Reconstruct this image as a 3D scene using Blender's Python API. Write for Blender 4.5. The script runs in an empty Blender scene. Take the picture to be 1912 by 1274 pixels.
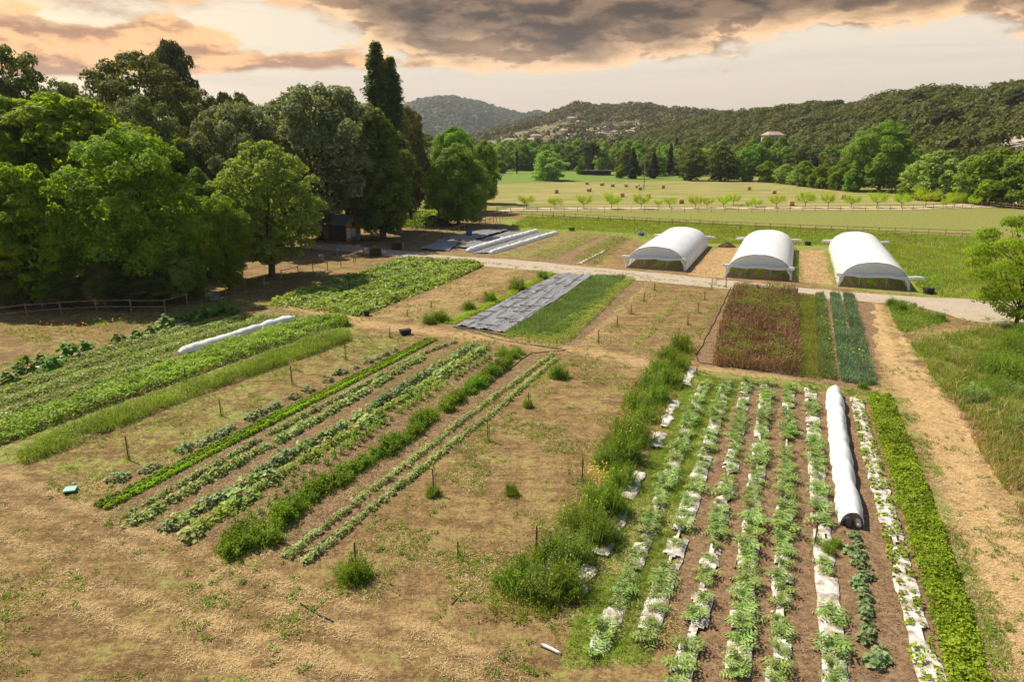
import bpy, math, random
import numpy as np
from math import radians, pi, sin, cos

# ------------------------------------------------------------------ camera
random.seed(5)
SC = bpy.context.scene
COL = SC.collection
F = 1275.0; CX = 956.0; CY = 637.0; HOR = 268.0; CAMH = 14.0
PITCH = math.atan((CY - HOR) / F)
cam_d = bpy.data.cameras.new("camera"); cam = bpy.data.objects.new("camera", cam_d); COL.objects.link(cam)
cam_d.sensor_width = 36; cam_d.lens = 36 * F / 1912.0
cam_d.clip_start = 0.3; cam_d.clip_end = 20000
cam.location = (0, 0, CAMH); cam.rotation_euler = (pi / 2 - PITCH, 0, 0)
SC.camera = cam

# ------------------------------------------------------------------ light
SUN_EL = radians(52); SUN_AZ = math.atan2(0.55, -0.80)       # direction towards the sun: back left
sdir = np.array([cos(SUN_EL) * cos(SUN_AZ), cos(SUN_EL) * sin(SUN_AZ), sin(SUN_EL)])
sd = bpy.data.lights.new("sun", 'SUN'); sd.energy = 5.0; sd.angle = radians(0.6); sd.color = (1.0, 0.92, 0.76)
so = bpy.data.objects.new("sun", sd); COL.objects.link(so)
from mathutils import Vector
so.rotation_euler = Vector(sdir).to_track_quat('Z', 'Y').to_euler()
so.location = (-40, 40, 60)
SC.view_settings.view_transform = 'Standard'; SC.view_settings.look = 'None'
SC.view_settings.exposure = 0.50; SC.view_settings.gamma = 1
SC.cycles.max_bounces = 5; SC.cycles.diffuse_bounces = 2; SC.cycles.glossy_bounces = 1
SC.cycles.transmission_bounces = 3; SC.cycles.volume_bounces = 0; SC.cycles.transparent_max_bounces = 4

class NT:
    """small helper around a node tree"""
    def __init__(s, tree): s.t = tree; s.n = tree.nodes; s.l = tree.links
    def new(s, typ, **kw):
        n = s.n.new(typ)
        for k, v in kw.items(): setattr(n, k, v)
        return n
    def inp(s, n, i, v):
        if v is None: return
        if isinstance(v, bpy.types.NodeSocket): s.l.new(v, n.inputs[i])
        else: n.inputs[i].default_value = v
    def m(s, op, a, b=None, c=None, clamp=False):
        n = s.new('ShaderNodeMath', operation=op); n.use_clamp = clamp
        s.inp(n, 0, a); s.inp(n, 1, b); s.inp(n, 2, c); return n.outputs[0]
    def mix(s, f, a, b):
        n = s.new('ShaderNodeMix', data_type='RGBA'); n.clamp_factor = True
        s.inp(n, 0, f); s.inp(n, 6, a if isinstance(a, bpy.types.NodeSocket) else (*a, 1)); s.inp(n, 7, b if isinstance(b, bpy.types.NodeSocket) else (*b, 1))
        return n.outputs[2]
    def ramp(s, f, a, b, lo=0.0, hi=1.0):
        n = s.new('ShaderNodeMapRange', interpolation_type='SMOOTHSTEP')
        s.inp(n, 0, f); n.inputs[1].default_value = a; n.inputs[2].default_value = b
        n.inputs[3].default_value = lo; n.inputs[4].default_value = hi; return n.outputs[0]
    def noise(s, vec, scale, detail=4, rough=0.55, dist=0.0):
        n = s.new('ShaderNodeTexNoise'); n.inputs['Scale'].default_value = scale
        n.inputs['Detail'].default_value = detail; n.inputs['Roughness'].default_value = rough; n.inputs['Distortion'].default_value = dist
        if vec is not None: s.l.new(vec, n.inputs['Vector'])
        return n.outputs['Fac']
    def mapping(s, vec, scale=(1, 1, 1), rot=(0, 0, 0), loc=(0, 0, 0)):
        n = s.new('ShaderNodeMapping'); s.l.new(vec, n.inputs[0])
        n.inputs['Scale'].default_value = scale; n.inputs['Rotation'].default_value = rot; n.inputs['Location'].default_value = loc
        return n.outputs[0]

# ------------------------------------------------------------------ world
W = bpy.data.worlds.new("World"); SC.world = W; W.use_nodes = True
t = NT(W.node_tree); t.n.clear()
sky = t.new('ShaderNodeTexSky', sky_type='NISHITA'); sky.sun_disc = False
sky.sun_elevation = SUN_EL; sky.sun_rotation = pi / 2 - SUN_AZ; sky.air_density = 1.0; sky.dust_density = 1.5
tc = t.new('ShaderNodeTexCoord'); d = tc.outputs['Generated']
sep = t.new('ShaderNodeSeparateXYZ'); t.l.new(d, sep.inputs[0])
dx, dy, dz = sep.outputs
hlen = t.m('SQRT', t.m('ADD', t.m('MULTIPLY', dx, dx), t.m('MULTIPLY', dy, dy)))
az = t.m('ARCTAN2', dx, dy)                        # 0 straight ahead, + to the right
el = t.m('DIVIDE', dz, t.m('MAXIMUM', hlen, 0.02))
comb = t.new('ShaderNodeCombineXYZ'); t.inp(comb, 0, az); t.inp(comb, 1, el)
P = comb.outputs[0]
big = t.noise(t.mapping(P, (3.4, 9.0, 1)), 1.0, 12, 0.6, 0.15)
fine = t.noise(t.mapping(P, (14.0, 42.0, 1), loc=(3, 1, 0)), 1.0, 10, 0.62, 0.3)
PM = t.mapping(P, (8.0, 21.0, 1), loc=(11, 4, 0)); PM2 = t.mapping(P, (8.0, 21.0, 1), loc=(11.16, 3.72, 0))
puff = t.noise(PM, 1.0, 12, 0.6, 0.1); puff2 = t.noise(PM2, 1.0, 12, 0.6, 0.1)
relief = t.m('SUBTRACT', puff, puff2)                    # lit and shaded sides of the billows
streak = t.noise(t.mapping(P, (3, 46, 1), loc=(2, 8, 0)), 1.0, 8, 0.6, 0.3)
def fcurve(x, pts):
    n = t.new('ShaderNodeFloatCurve'); c = n.mapping.curves[0]
    while len(c.points) > 2: c.points.remove(c.points[0])
    c.points[0].location = pts[0]; c.points[1].location = pts[-1]
    for p in pts[1:-1]: c.points.new(*p)
    n.mapping.update(); t.inp(n, 1, x); return n.outputs[0]
u01 = t.m('ADD', t.m('MULTIPLY', az, 0.5), 0.5, clamp=True)     # az -1..1 -> 0..1
def U(px): return math.atan((px - CX) / 1327.0) * 0.5 + 0.5
def E(py): return math.tan(math.atan((CY - py) / F) - PITCH)
edge = fcurve(u01, [(0, .9), (U(300), .30), (U(560), .20), (U(660), E(25)), (U(750), E(100)), (U(860), E(126)), (U(1000), E(125)), (U(1240), E(116)),
                    (U(1400), E(98)), (U(1600), E(78)), (U(1912), E(92)), (1, E(90))])
dm = t.m('ADD', t.m('SUBTRACT', el, edge), t.m('MULTIPLY', t.m('SUBTRACT', big, 0.5), 0.07))
dm = t.m('ADD', dm, t.m('MULTIPLY', t.m('SUBTRACT', puff, 0.5), 0.13))
dark_edge = t.ramp(dm, -0.012, 0.008)
dark_core = t.ramp(dm, 0.0, 0.05)
# creamy base that warms to the left
warm = t.ramp(az, -0.1, -0.75)
base = t.mix(t.ramp(el, 0.0, 0.14), (0.70, 0.57, 0.45), (0.86, 0.76, 0.60))
base = t.mix(warm, base, (1.15, 0.92, 0.60))
base = t.mix(t.ramp(streak, 0.48, 0.72, 0, 0.45), base, (0.62, 0.56, 0.51))
base = t.mix(t.ramp(puff, 0.5, 0.70, 0, 0.35), base, (0.74, 0.62, 0.50))
# orange heaps on the left
otop = fcurve(u01, [(0, .17), (U(0), E(35)), (U(100), E(45)), (U(260), E(75)), (U(330), E(45)), (U(420), E(70)), (U(520), E(85)), (U(620), E(80)), (U(760), E(95)), (U(840), E(120)), (U(900), 0.0), (1, 0.0)])
od = t.m('SUBTRACT', otop, el)
om = t.m('ADD', od, t.m('MULTIPLY', t.m('SUBTRACT', puff, 0.5), 0.13))
obot = fcurve(u01, [(0, .05), (U(100), E(165)), (U(420), E(150)), (U(520), E(138)), (U(640), E(135)), (U(760), E(130)), (1, .2)])
om2 = t.m('ADD', t.m('SUBTRACT', el, obot), t.m('MULTIPLY', t.m('SUBTRACT', fine, 0.5), 0.02))
omask = t.m('MULTIPLY', t.ramp(om, -0.002, 0.006), t.ramp(om2, -0.002, 0.006))
ocol = t.mix(t.ramp(relief, -0.07, 0.07), (0.46, 0.215, 0.095), (1.15, 0.60, 0.24))
ocol = t.mix(t.ramp(om, 0.018, 0.0, 0, .6), ocol, (1.15, 0.80, 0.42))
# high mauve-brown veil top left
vm = t.m('ADD', t.m('SUBTRACT', el, 0.145), t.m('MULTIPLY', t.m('SUBTRACT', big, 0.5), 0.16))
vm = t.m('ADD', vm, t.m('MULTIPLY', t.m('SUBTRACT', puff, 0.5), 0.14))
vcol = t.mix(t.ramp(relief, -0.08, 0.08), (0.27, 0.14, 0.07), (0.95, 0.52, 0.24))
cl = t.mix(t.ramp(vm, -0.01, 0.03, 0, 0.85), base, vcol)
cl = t.mix(omask, cl, ocol)
dcore = t.mix(t.ramp(relief, -0.09, 0.10), (0.045, 0.021, 0.008), (0.27, 0.16, 0.085))
dcol = t.mix(dark_core, t.mix(t.ramp(relief, -.05, .05), (0.42, 0.24, 0.12), (1.15, 0.72, 0.38)), dcore)
cl = t.mix(dark_edge, cl, dcol)
bg1 = t.new('ShaderNodeBackground'); t.l.new(sky.outputs[0], bg1.inputs[0]); bg1.inputs[1].default_value = 0.07
bg2 = t.new('ShaderNodeBackground'); t.l.new(cl, bg2.inputs[0]); bg2.inputs[1].default_value = 0.76
mx = t.new('ShaderNodeMixShader'); t.inp(mx, 0, t.m('MAXIMUM', t.ramp(el, 0.22, 0.45), t.ramp(dy, 0.35, -0.2)))
t.l.new(bg2.outputs[0], mx.inputs[1]); t.l.new(bg1.outputs[0], mx.inputs[2])
wo = t.new('ShaderNodeOutputWorld'); t.l.new(mx.outputs[0], wo.inputs[0])
W.cycles.sampling_method = 'MANUAL'; W.cycles.sample_map_resolution = 512

hz = bpy.data.meshes.new('haze'); R_ = 4300
hv = [(x, y, z) for z in (-8, 330) for x, y in ((-R_, -R_), (R_, -R_), (R_, R_), (-R_, R_))]
hz.from_pydata(hv, [], [(0, 3, 2, 1), (4, 5, 6, 7), (0, 1, 5, 4), (1, 2, 6, 5), (2, 3, 7, 6), (3, 0, 4, 7)])
hmat = bpy.data.materials.new('haze_air'); hmat.use_nodes = True; t = NT(hmat.node_tree); t.n.clear()
pv = t.new('ShaderNodeVolumePrincipled'); pv.inputs['Color'].default_value = (.88, .88, .93, 1); pv.inputs['Density'].default_value = 0.9e-4; pv.inputs['Anisotropy'].default_value = .2
mo = t.new('ShaderNodeOutputMaterial'); t.l.new(pv.outputs[0], mo.inputs['Volume']); hz.materials.append(hmat)
ho = bpy.data.objects.new('haze', hz); COL.objects.link(ho); ho['kind'] = 'stuff'

# ------------------------------------------------------------------ maths helpers
fwd = np.array([0, cos(PITCH), -sin(PITCH)]); upv = np.array([0, sin(PITCH), cos(PITCH)]); CAM = np.array([0, 0, CAMH])
def ray(px, py): return fwd * F + np.array([1, 0, 0]) * (px - CX) + upv * (CY - py)
def G(px, py):
    """the point of the ground seen at a place of the photograph"""
    r = ray(px, py); k = -CAMH / r[2]; return np.array([r[0] * k, r[1] * k])
def GL(pts): return np.array([G(*p) for p in pts])
def height_at(x, y, py):
    k = (CY - py) / F; a = np.array([x, y, -CAMH])
    return -(a @ upv - k * (a @ fwd)) / (upv[2] - k * fwd[2])
def depth(x, y, z=0): return np.array([x, y, z - CAMH]) @ fwd
AX = ray(1495, HOR)[:2]; AX = AX / np.linalg.norm(AX); AY = np.array([AX[1], -AX[0]])   # along the beds, across them (to the right)

_rs = np.random.RandomState(11); _lat = _rs.rand(256, 256)
def vnoise(x, y):
    x = np.asarray(x, float); y = np.asarray(y, float)
    xi = np.floor(x).astype(int); yi = np.floor(y).astype(int); fx = x - xi; fy = y - yi
    fx = fx * fx * (3 - 2 * fx); fy = fy * fy * (3 - 2 * fy)
    a = _lat[xi & 255, yi & 255]; b = _lat[(xi + 1) & 255, yi & 255]; c = _lat[xi & 255, (yi + 1) & 255]; e = _lat[(xi + 1) & 255, (yi + 1) & 255]
    return (a * (1 - fx) + b * fx) * (1 - fy) + (c * (1 - fx) + e * fx) * fy
def fbm(x, y, o=4):
    s = 0; a = 0.5; tot = 0
    for i in range(o):
        s = s + a * vnoise(np.asarray(x) * 2 ** i + 17 * i, np.asarray(y) * 2 ** i + 31 * i); tot += a; a *= 0.5
    return s / tot
def hgt(x, y):
    x = np.asarray(x, float); y = np.asarray(y, float)
    fade = np.clip((130 - np.hypot(x, y)) / 40, 0, 1)
    return fade * (0.16 * (fbm(x / 9, y / 9, 3) - 0.5) + 0.05 * (vnoise(x / 2.5, y / 2.5) - 0.5))
def inpoly(x, y, poly):
    x = np.asarray(x); y = np.asarray(y); r = np.zeros(x.shape, bool); n = len(poly)
    for i in range(n):
        x1, y1 = poly[i]; x2, y2 = poly[(i + 1) % n]
        if y1 == y2: continue
        c = ((y1 > y) != (y2 > y)) & (x < (x2 - x1) * (y - y1) / (y2 - y1) + x1)
        r ^= c
    return r
def polydist(x, y, poly):
    """signed distance, positive inside"""
    dmin = np.full(x.shape, 1e9); n = len(poly)
    for i in range(n):
        a = poly[i]; b = poly[(i + 1) % n]; ab = b - a; L = max(ab @ ab, 1e-9)
        s = np.clip(((x - a[0]) * ab[0] + (y - a[1]) * ab[1]) / L, 0, 1)
        dmin = np.minimum(dmin, np.hypot(x - a[0] - s * ab[0], y - a[1] - s * ab[1]))
    return np.where(inpoly(x, y, poly), dmin, -dmin)
def linedist(x, y, path):
    dmin = np.full(x.shape, 1e9)
    for a, b in zip(path[:-1], path[1:]):
        ab = b - a; s = np.clip(((x - a[0]) * ab[0] + (y - a[1]) * ab[1]) / max(ab @ ab, 1e-9), 0, 1)
        dmin = np.minimum(dmin, np.hypot(x - a[0] - s * ab[0], y - a[1] - s * ab[1]))
    return dmin
def along(path, step, jit=0.0, rng=None):
    """points every step metres along a ground path; returns positions and directions"""
    path = np.asarray(path); seg = np.diff(path, axis=0); L = np.hypot(seg[:, 0], seg[:, 1]); cum = np.r_[0, np.cumsum(L)]
    n = max(2, int(cum[-1] / step) + 1); s = np.linspace(0, cum[-1], n)
    if jit and rng is not None: s = np.clip(s + rng.uniform(-jit, jit, n), 0, cum[-1])
    k = np.clip(np.searchsorted(cum, s, side='right') - 1, 0, len(L) - 1); f = (s - cum[k]) / np.maximum(L[k], 1e-9)
    return path[k] + seg[k] * f[:, None], seg[k] / L[k][:, None]
def sample_poly(poly, n, rng):
    poly = np.asarray(poly); lo = poly.min(0); hi = poly.max(0); out = []
    cnt = 0
    while cnt < n:
        q = rng.uniform(lo, hi, (n * 2 + 50, 2)); q = q[inpoly(q[:, 0], q[:, 1], poly)]; out.append(q); cnt += len(q)
        if cnt == 0 and len(out) > 20: break
    return np.concatenate(out)[:n]
def nrm(v): return v / np.maximum(np.linalg.norm(v, axis=-1, keepdims=True), 1e-9)

# ------------------------------------------------------------------ mesh helpers
class Geo:
    def __init__(s): s.v = []; s.f = []; s.n = 0
    def add(s, V, Fc):
        V = np.asarray(V, float).reshape(-1, 3); Fc = np.asarray(Fc, int)
        s.v.append(V); s.f.append(Fc + s.n); s.n += len(V); return s
    def leaves(s, C, Nn, L, Wd, rng, droop=None):
        """a diamond leaf at every centre, facing Nn, L long and Wd wide"""
        n = len(C)
        if n == 0: return s
        Nn = nrm(Nn); r = nrm(rng.normal(size=(n, 3))) if droop is None else droop
        T = nrm(np.cross(Nn, r)); B = np.cross(Nn, T)
        L = np.broadcast_to(np.asarray(L, float), (n,))[:, None] * 0.5; Wd = np.broadcast_to(np.asarray(Wd, float), (n,))[:, None] * 0.5
        V = np.stack([C - B * L, C + T * Wd + Nn * Wd * .25, C + B * L, C - T * Wd + Nn * Wd * .25], 1).reshape(-1, 3)
        return s.add(V, np.arange(4 * n).reshape(n, 4))
    def blades(s, Pn, H, Wd, lean, rng, dirs=None):
        """upright narrow blades from ground points Pn (n,3)"""
        n = len(Pn)
        if n == 0: return s
        a = rng.uniform(0, 2 * pi, n); T = np.stack([np.cos(a), np.sin(a), np.zeros(n)], 1)
        b = rng.uniform(0, 2 * pi, n); ln = (rng.rand(n) * lean)[:, None]
        D = np.stack([np.cos(b), np.sin(b), np.zeros(n)], 1) if dirs is None else dirs
        H = np.broadcast_to(np.asarray(H, float), (n,))[:, None]; Wd = np.broadcast_to(np.asarray(Wd, float), (n,))[:, None]
        mid = Pn + np.array([0, 0, 1]) * H * .55 + D * H * ln * .35; tip = Pn + np.array([0, 0, 1]) * H * (1 - .25 * ln) + D * H * ln
        V = np.stack([Pn - T * Wd * .35, Pn + T * Wd * .35, mid + T * Wd * .5, tip, mid - T * Wd * .5], 1).reshape(-1, 3)
        k = np.arange(n)[:, None] * 5
        s.add(V, np.concatenate([k + np.array([0, 1, 2, 4])], 0))
        s.f.append((k + np.array([4, 2, 3])) + (s.n - len(V))); return s
    def tube(s, pts, rad, seg=6, cap=True):
        pts = np.asarray(pts, float); n = len(pts); rad = np.broadcast_to(np.asarray(rad, float), (n,))
        d = np.gradient(pts, axis=0); d = nrm(d); ref = np.array([0, 0, 1.]) if abs(d[:, 2]).mean() < .8 else np.array([1., 0, 0])
        A = nrm(np.cross(d, ref)); B = np.cross(d, A); an = np.arange(seg) * 2 * pi / seg
        V = pts[:, None] + rad[:, None, None] * (A[:, None] * np.cos(an)[None, :, None] + B[:, None] * np.sin(an)[None, :, None])
        i = np.arange(n - 1)[:, None] * seg; j = np.arange(seg)[None]; j2 = (j + 1) % seg
        s.add(V.reshape(-1, 3), np.stack([i + j, i + j2, i + seg + j2, i + seg + j], 2).reshape(-1, 4))
        if cap:
            base = s.n - n * seg
            for e in (0, n - 1):
                r0 = base + e * seg
                if seg == 4: s.f.append(np.array([[r0, r0 + 1, r0 + 2, r0 + 3]]))
                else: s.f.append(np.array([[r0, r0 + k, r0 + k + 1] for k in range(1, seg - 1)]))
        return s
    def box(s, c, size, ax=(1, 0), rotz=None):
        c = np.asarray(c, float); a = np.array([ax[0], ax[1], 0.]); b = np.array([-ax[1], ax[0], 0.]); u = np.array([0, 0, 1.])
        sx, sy, sz = [q / 2 for q in size]
        V = [c + a * sx * i + b * sy * j + u * sz * k for k in (-1, 1) for i, j in ((-1, -1), (1, -1), (1, 1), (-1, 1))]
        return s.add(V, [[0, 3, 2, 1], [4, 5, 6, 7], [0, 1, 5, 4], [1, 2, 6, 5], [2, 3, 7, 6], [3, 0, 4, 7]])
    def grid(s, V, keep=None):
        """V (n,m,3)"""
        n, m = V.shape[:2]; i = np.arange(n - 1)[:, None] * m; j = np.arange(m - 1)[None]
        Fc = np.stack([i + j, i + j + 1, i + m + j + 1, i + m + j], 2).reshape(-1, 4)
        if keep is not None: Fc = Fc[keep.reshape(-1)]
        return s.add(V.reshape(-1, 3), Fc)
    def build(s, name, mat, parent=None, smooth=False, origin=None, loc=None):
        me = bpy.data.meshes.new(name)
        V = np.concatenate(s.v) if s.v else np.zeros((0, 3))
        if origin is not None: V = V - np.asarray(origin, float)
        loops = []; tot = []
        for f in s.f:
            f = np.atleast_2d(f)
            if f.size == 0: continue
            loops.append(f.reshape(-1)); tot.append(np.full(len(f), f.shape[1]))
        loops = np.concatenate(loops); tot = np.concatenate(tot)
        me.vertices.add(len(V)); me.vertices.foreach_set('co', V.astype(np.float32).ravel())
        me.loops.add(len(loops)); me.loops.foreach_set('vertex_index', loops.astype(np.int32))
        me.polygons.add(len(tot)); me.polygons.foreach_set('loop_start', np.r_[0, np.cumsum(tot)[:-1]].astype(np.int32))
        me.polygons.foreach_set('loop_total', tot.astype(np.int32))
        me.polygons.foreach_set('use_smooth', np.full(len(tot), smooth))
        me.update(calc_edges=True); me.validate()
        me.materials.append(mat)
        o = bpy.data.objects.new(name, me); COL.objects.link(o)
        if origin is not None: o.location = origin
        if loc is not None: o.location = loc
        if parent is not None:
            o.parent = parent
            if origin is not None: o.location = np.asarray(origin) - np.array(parent.location)
        return o
def tag(o, label=None, cat=None, group=None, kind=None):
    if label: o['label'] = label
    if cat: o['category'] = cat
    if group: o['group'] = group
    if kind: o['kind'] = kind
    return o
def empty(name, loc, rz=0, scale=None):
    o = bpy.data.objects.new(name, None); COL.objects.link(o); o.location = loc; o.rotation_euler = (0, 0, rz); o.empty_display_size = .3
    if scale is not None: o.scale = scale
    return o
def copy_tree(o, parent=None):
    c = o.copy(); COL.objects.link(c)
    if parent is not None: c.parent = parent
    for ch in o.children: copy_tree(ch, c)
    return c

# ------------------------------------------------------------------ materials; walls below the eaves: eave shade put into the dark board colour
def principled(name, rough=0.8, spec=0.3):
    m = bpy.data.materials.new(name); m.use_nodes = True; T = NT(m.node_tree)
    b = T.n['Principled BSDF']; b.inputs['Roughness'].default_value = rough; b.inputs['Specular IOR Level'].default_value = spec
    return m, T, b
def leafmat(name, c1, c2, trans=0.35, rough=0.6, spec=0.15, dry=None, dryf=0.0, tr_col=None):
    """foliage: each leaf (mesh island) its own tint between c1 and c2, some translucency"""
    m, T, b = principled(name, rough, spec)
    geo = T.new('ShaderNodeNewGeometry'); oi = T.new('ShaderNodeObjectInfo')
    col = T.mix(geo.outputs['Random Per Island'], c1, c2)
    if dry: col = T.mix(T.ramp(T.noise(None, 60, 1), 1 - dryf - .05, 1 - dryf + .05), col, dry) if False else T.mix(T.m('GREATER_THAN', T.m('FRACT', T.m('MULTIPLY', geo.outputs['Random Per Island'], 17.3)), 1 - dryf), col, dry)
    pos = T.noise(geo.outputs['Position'], 0.35, 2)
    hs = T.new('ShaderNodeHueSaturation'); T.l.new(col, hs.inputs['Color'])
    T.l.new(T.ramp(oi.outputs['Random'], 0, 1, .485, .515), hs.inputs['Hue'])
    T.l.new(T.m('ADD', T.ramp(pos, .3, .7, .80, 1.12), T.m('MULTIPLY', T.m('SUBTRACT', oi.outputs['Random'], .5), .22)), hs.inputs['Value'])
    T.l.new(hs.outputs[0], b.inputs['Base Color'])
    tr = T.new('ShaderNodeBsdfTranslucent')
    tint = T.new('ShaderNodeMix', data_type='RGBA', blend_type='MULTIPLY'); tint.inputs[0].default_value = 1
    T.l.new(hs.outputs[0], tint.inputs[6]); tint.inputs[7].default_value = (*(tr_col or (1.4, 1.38, .45)), 1)
    T.l.new(tint.outputs[2], tr.inputs[0])
    ms = T.new('ShaderNodeMixShader'); ms.inputs[0].default_value = trans
    T.l.new(b.outputs[0], ms.inputs[1]); T.l.new(tr.outputs[0], ms.inputs[2]); T.l.new(ms.outputs[0], T.n['Material Output'].inputs[0])
    return m
def varmat(name, c1, c2, scale=3, rough=0.8, spec=0.2, bump=0.0, bscale=20, stretch=(1, 1, 1), metal=0.0, detail=5):
    m, T, b = principled(name, rough, spec); tc = T.new('ShaderNodeTexCoord'); v = T.mapping(tc.outputs['Object'], stretch)
    T.l.new(T.mix(T.ramp(T.noise(v, scale, detail, .6), .3, .7), c1, c2), b.inputs['Base Color']); b.inputs['Metallic'].default_value = metal
    if bump:
        bp = T.new('ShaderNodeBump'); bp.inputs['Strength'].default_value = bump; bp.inputs['Distance'].default_value = .05
        T.l.new(T.noise(v, bscale, 5, .65), bp.inputs['Height']); T.l.new(bp.outputs[0], b.inputs['Normal'])
    return m

def filmmat(*a, **k):
    """white film or fleece: daylight comes through it"""
    m = varmat(*a, **k); T = NT(m.node_tree); b = T.n['Principled BSDF']; tr = T.new('ShaderNodeBsdfTranslucent'); tr.inputs[0].default_value = (.9, .92, .92, 1)
    ms = T.new('ShaderNodeMixShader'); ms.inputs[0].default_value = .26; T.l.new(b.outputs[0], ms.inputs[1]); T.l.new(tr.outputs[0], ms.inputs[2]); T.l.new(ms.outputs[0], T.n['Material Output'].inputs[0]); return m
M = {}
M['bark'] = varmat('bark', (.07, .05, .035), (.16, .12, .085), 2, .9, .1, .8, 9, (1, 1, .25))
M['bark_grey'] = varmat('bark_grey', (.10, .09, .075), (.22, .19, .16), 2, .9, .1, .8, 9, (1, 1, .25))
M['wood'] = varmat('weathered_wood', (.24, .16, .09), (.42, .30, .18), 3, .85, .1, .4, 12, (1, 1, .2))
M['wood_dark'] = varmat('dark_stake_wood', (.07, .05, .035), (.15, .11, .075), 4, .9, .1)
M['stick'] = varmat('dry_stick_wood', (.16, .10, .06), (.33, .22, .14), 4, .9, .1)
# foliage
M['l_bright'] = leafmat('leaf_bright', (.15,.24,.014),  (.25,.34,.026), .45)
M['l_walnut'] = leafmat('leaf_walnut', (.18, .28, .012), (.33, .43, .025), .48)
M['l_willow'] = leafmat('leaf_willow', (.15, .24, .016), (.29, .40, .035), .45)
M['l_oak'] = leafmat('leaf_oak', (.19, .26, .035), (.34, .41, .09), .4)
M['l_grey'] = leafmat('leaf_greygreen', (.16, .20, .075), (.34, .39, .20), .32)
M['l_dark'] = leafmat('leaf_dark', (.095, .125, .02), (.18, .215, .045), .34)
M['l_olive'] = leafmat('leaf_olive', (.13, .15, .04), (.21, .23, .075), .34)
M['l_poplar'] = leafmat('leaf_poplar', (.085, .12, .025), (.16, .20, .05), .33)
M['l_alder'] = leafmat('leaf_alder', (.12, .18, .025), (.23, .31, .055), .38)
M['l_pine'] = leafmat('needles_pine', (.07,.09,.02),  (.125,.145,.04), .2)
M['l_cypress'] = leafmat('needles_cypress', (.03,.055,.022),  (.06,.09,.035), .15)
M['l_mid'] = leafmat('leaf_mid', (.14, .25, .025), (.27, .40, .06), .42)
M['l_midlight'] = leafmat('leaf_midlight', (.22, .34, .065), (.40, .52, .14), .4)
M['l_young'] = leafmat('leaf_young', (.30,.42,.012),  (.45,.55,.03), .45)
M['l_hill'] = leafmat('leaf_hill', (.085, .095, .020), (.135, .135, .034), .3)
M['l_olive_far'] = leafmat('leaf_far_oak', (.085, .105, .024), (.13, .155, .045), .3)
M['l_hill_hazed'] = leafmat('leaf_hill_hazed', (.048, .072, .05), (.07, .098, .066), .3)  # blue distance haze put into the leaf colour, on top of the haze volume
# crops
M['artichoke'] = leafmat('leaf_artichoke', (.13, .23, .03), (.36, .45, .14), .25, .5, .22)
M['lettuce'] = leafmat('leaf_lettuce', (.25, .42, .015), (.40, .55, .04), .40)
M['oakleaf'] = leafmat('leaf_lettuce_dark', (.16, .27, .015), (.26, .36, .03), .35)
M['squash'] = leafmat('leaf_squash', (.20, .31, .045), (.46, .51, .21), .28, .5, .22)
M['bean'] = leafmat('leaf_bean', (.22, .33, .03), (.39, .48, .09), .38, .5, .22)
M['pumpkin'] = leafmat('leaf_pumpkin', (.22,.38,.025),  (.46,.55,.20), .34, .5, .22)
M['lowcrop'] = leafmat('leaf_lowcrop', (.20,.31,.05),  (.42,.48,.20), .3, .5, .22)
M['rhubarb'] = leafmat('leaf_rhubarb', (.09, .20, .02), (.17, .32, .04), .35, .5, .22)
M['tomato'] = leafmat('leaf_tomato', (.15,.25,.02),  (.27,.37,.05), .4)
M['grass'] = leafmat('grass_blades', (.17,.24,.025),  (.31,.36,.08), .38)
M['grass_lush'] = leafmat('grass_lush', (.22, .31, .035), (.35, .42, .075), .42)
M['drygrass'] = leafmat('dry_grass', (.36, .25, .11), (.58, .43, .20), .2, .7, .1)
M['straw'] = leafmat('straw_litter', (.38, .25, .13), (.72, .54, .30), .05, .7, .15, tr_col=(1, 1, .8))
M['weed'] = leafmat('weed_leaves', (.15,.25,.02),  (.27,.36,.05), .4)
M['fennel'] = leafmat('fennel_leaves', (.16,.25,.03),  (.30,.37,.09), .4)
M['yellow'] = leafmat('yellow_flowers', (.75, .62, .01), (.9, .75, .04), .2)
M['violet'] = leafmat('violet_flowers', (.28, .25, .55), (.45, .42, .75), .2)
M['white_fl'] = leafmat('pale_flowers', (.42, .46, .42), (.58, .60, .55), .2)
M['orange_fl'] = leafmat('orange_flowers', (.65, .14, .04), (.8, .25, .08), .2)
M['onion'] = leafmat('leaf_onion', (.17, .25, .065), (.29, .36, .14), .25, .5, .22)
M['leek'] = leafmat('leaf_leek', (.14, .22, .12), (.25, .33, .21), .25, .5, .22)
M['deadcrop'] = leafmat('dead_stalks', (.20, .105, .060), (.37, .215, .13), .15, .8, .1)
M['strawb'] = leafmat('leaf_strawberry', (.15, .24, .012), (.36, .42, .025), .34, .5, .22)
M['blue_leaf'] = leafmat('leaf_zucchini', (.13,.21,.06),  (.30,.36,.18), .25, .5, .22)
M['pepper'] = leafmat('leaf_pepper', (.15,.29,.03),  (.28,.42,.07), .35)
M['white_cloth'] = filmmat('white_fleece', (.84, .84, .84), (.92, .92, .91), 3, .6, .2, .35, 5)
M['side_film'] = filmmat('dirty_side_film', (.58, .55, .49), (.90, .90, .89), 1.6, .6, .2, .4, 5)
M['mulch'] = varmat('white_mulch_film', (.26, .185, .12), (.78, .75, .71), 3.2, .75, .15, 1.0, 12, detail=10)
M['gh_film'] = filmmat('white_greenhouse_film', (.93, .93, .93), (.96, .96, .96), 1.2, .4, .4, .2, 2.0)
M['gh_net'] = filmmat('grey_vent_net', (.58, .61, .66), (.66, .69, .73), 2, .5, .3)
M['white_metal'] = varmat('white_rail', (.75, .74, .72), (.85, .84, .82), 6, .4, .4)
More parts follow.
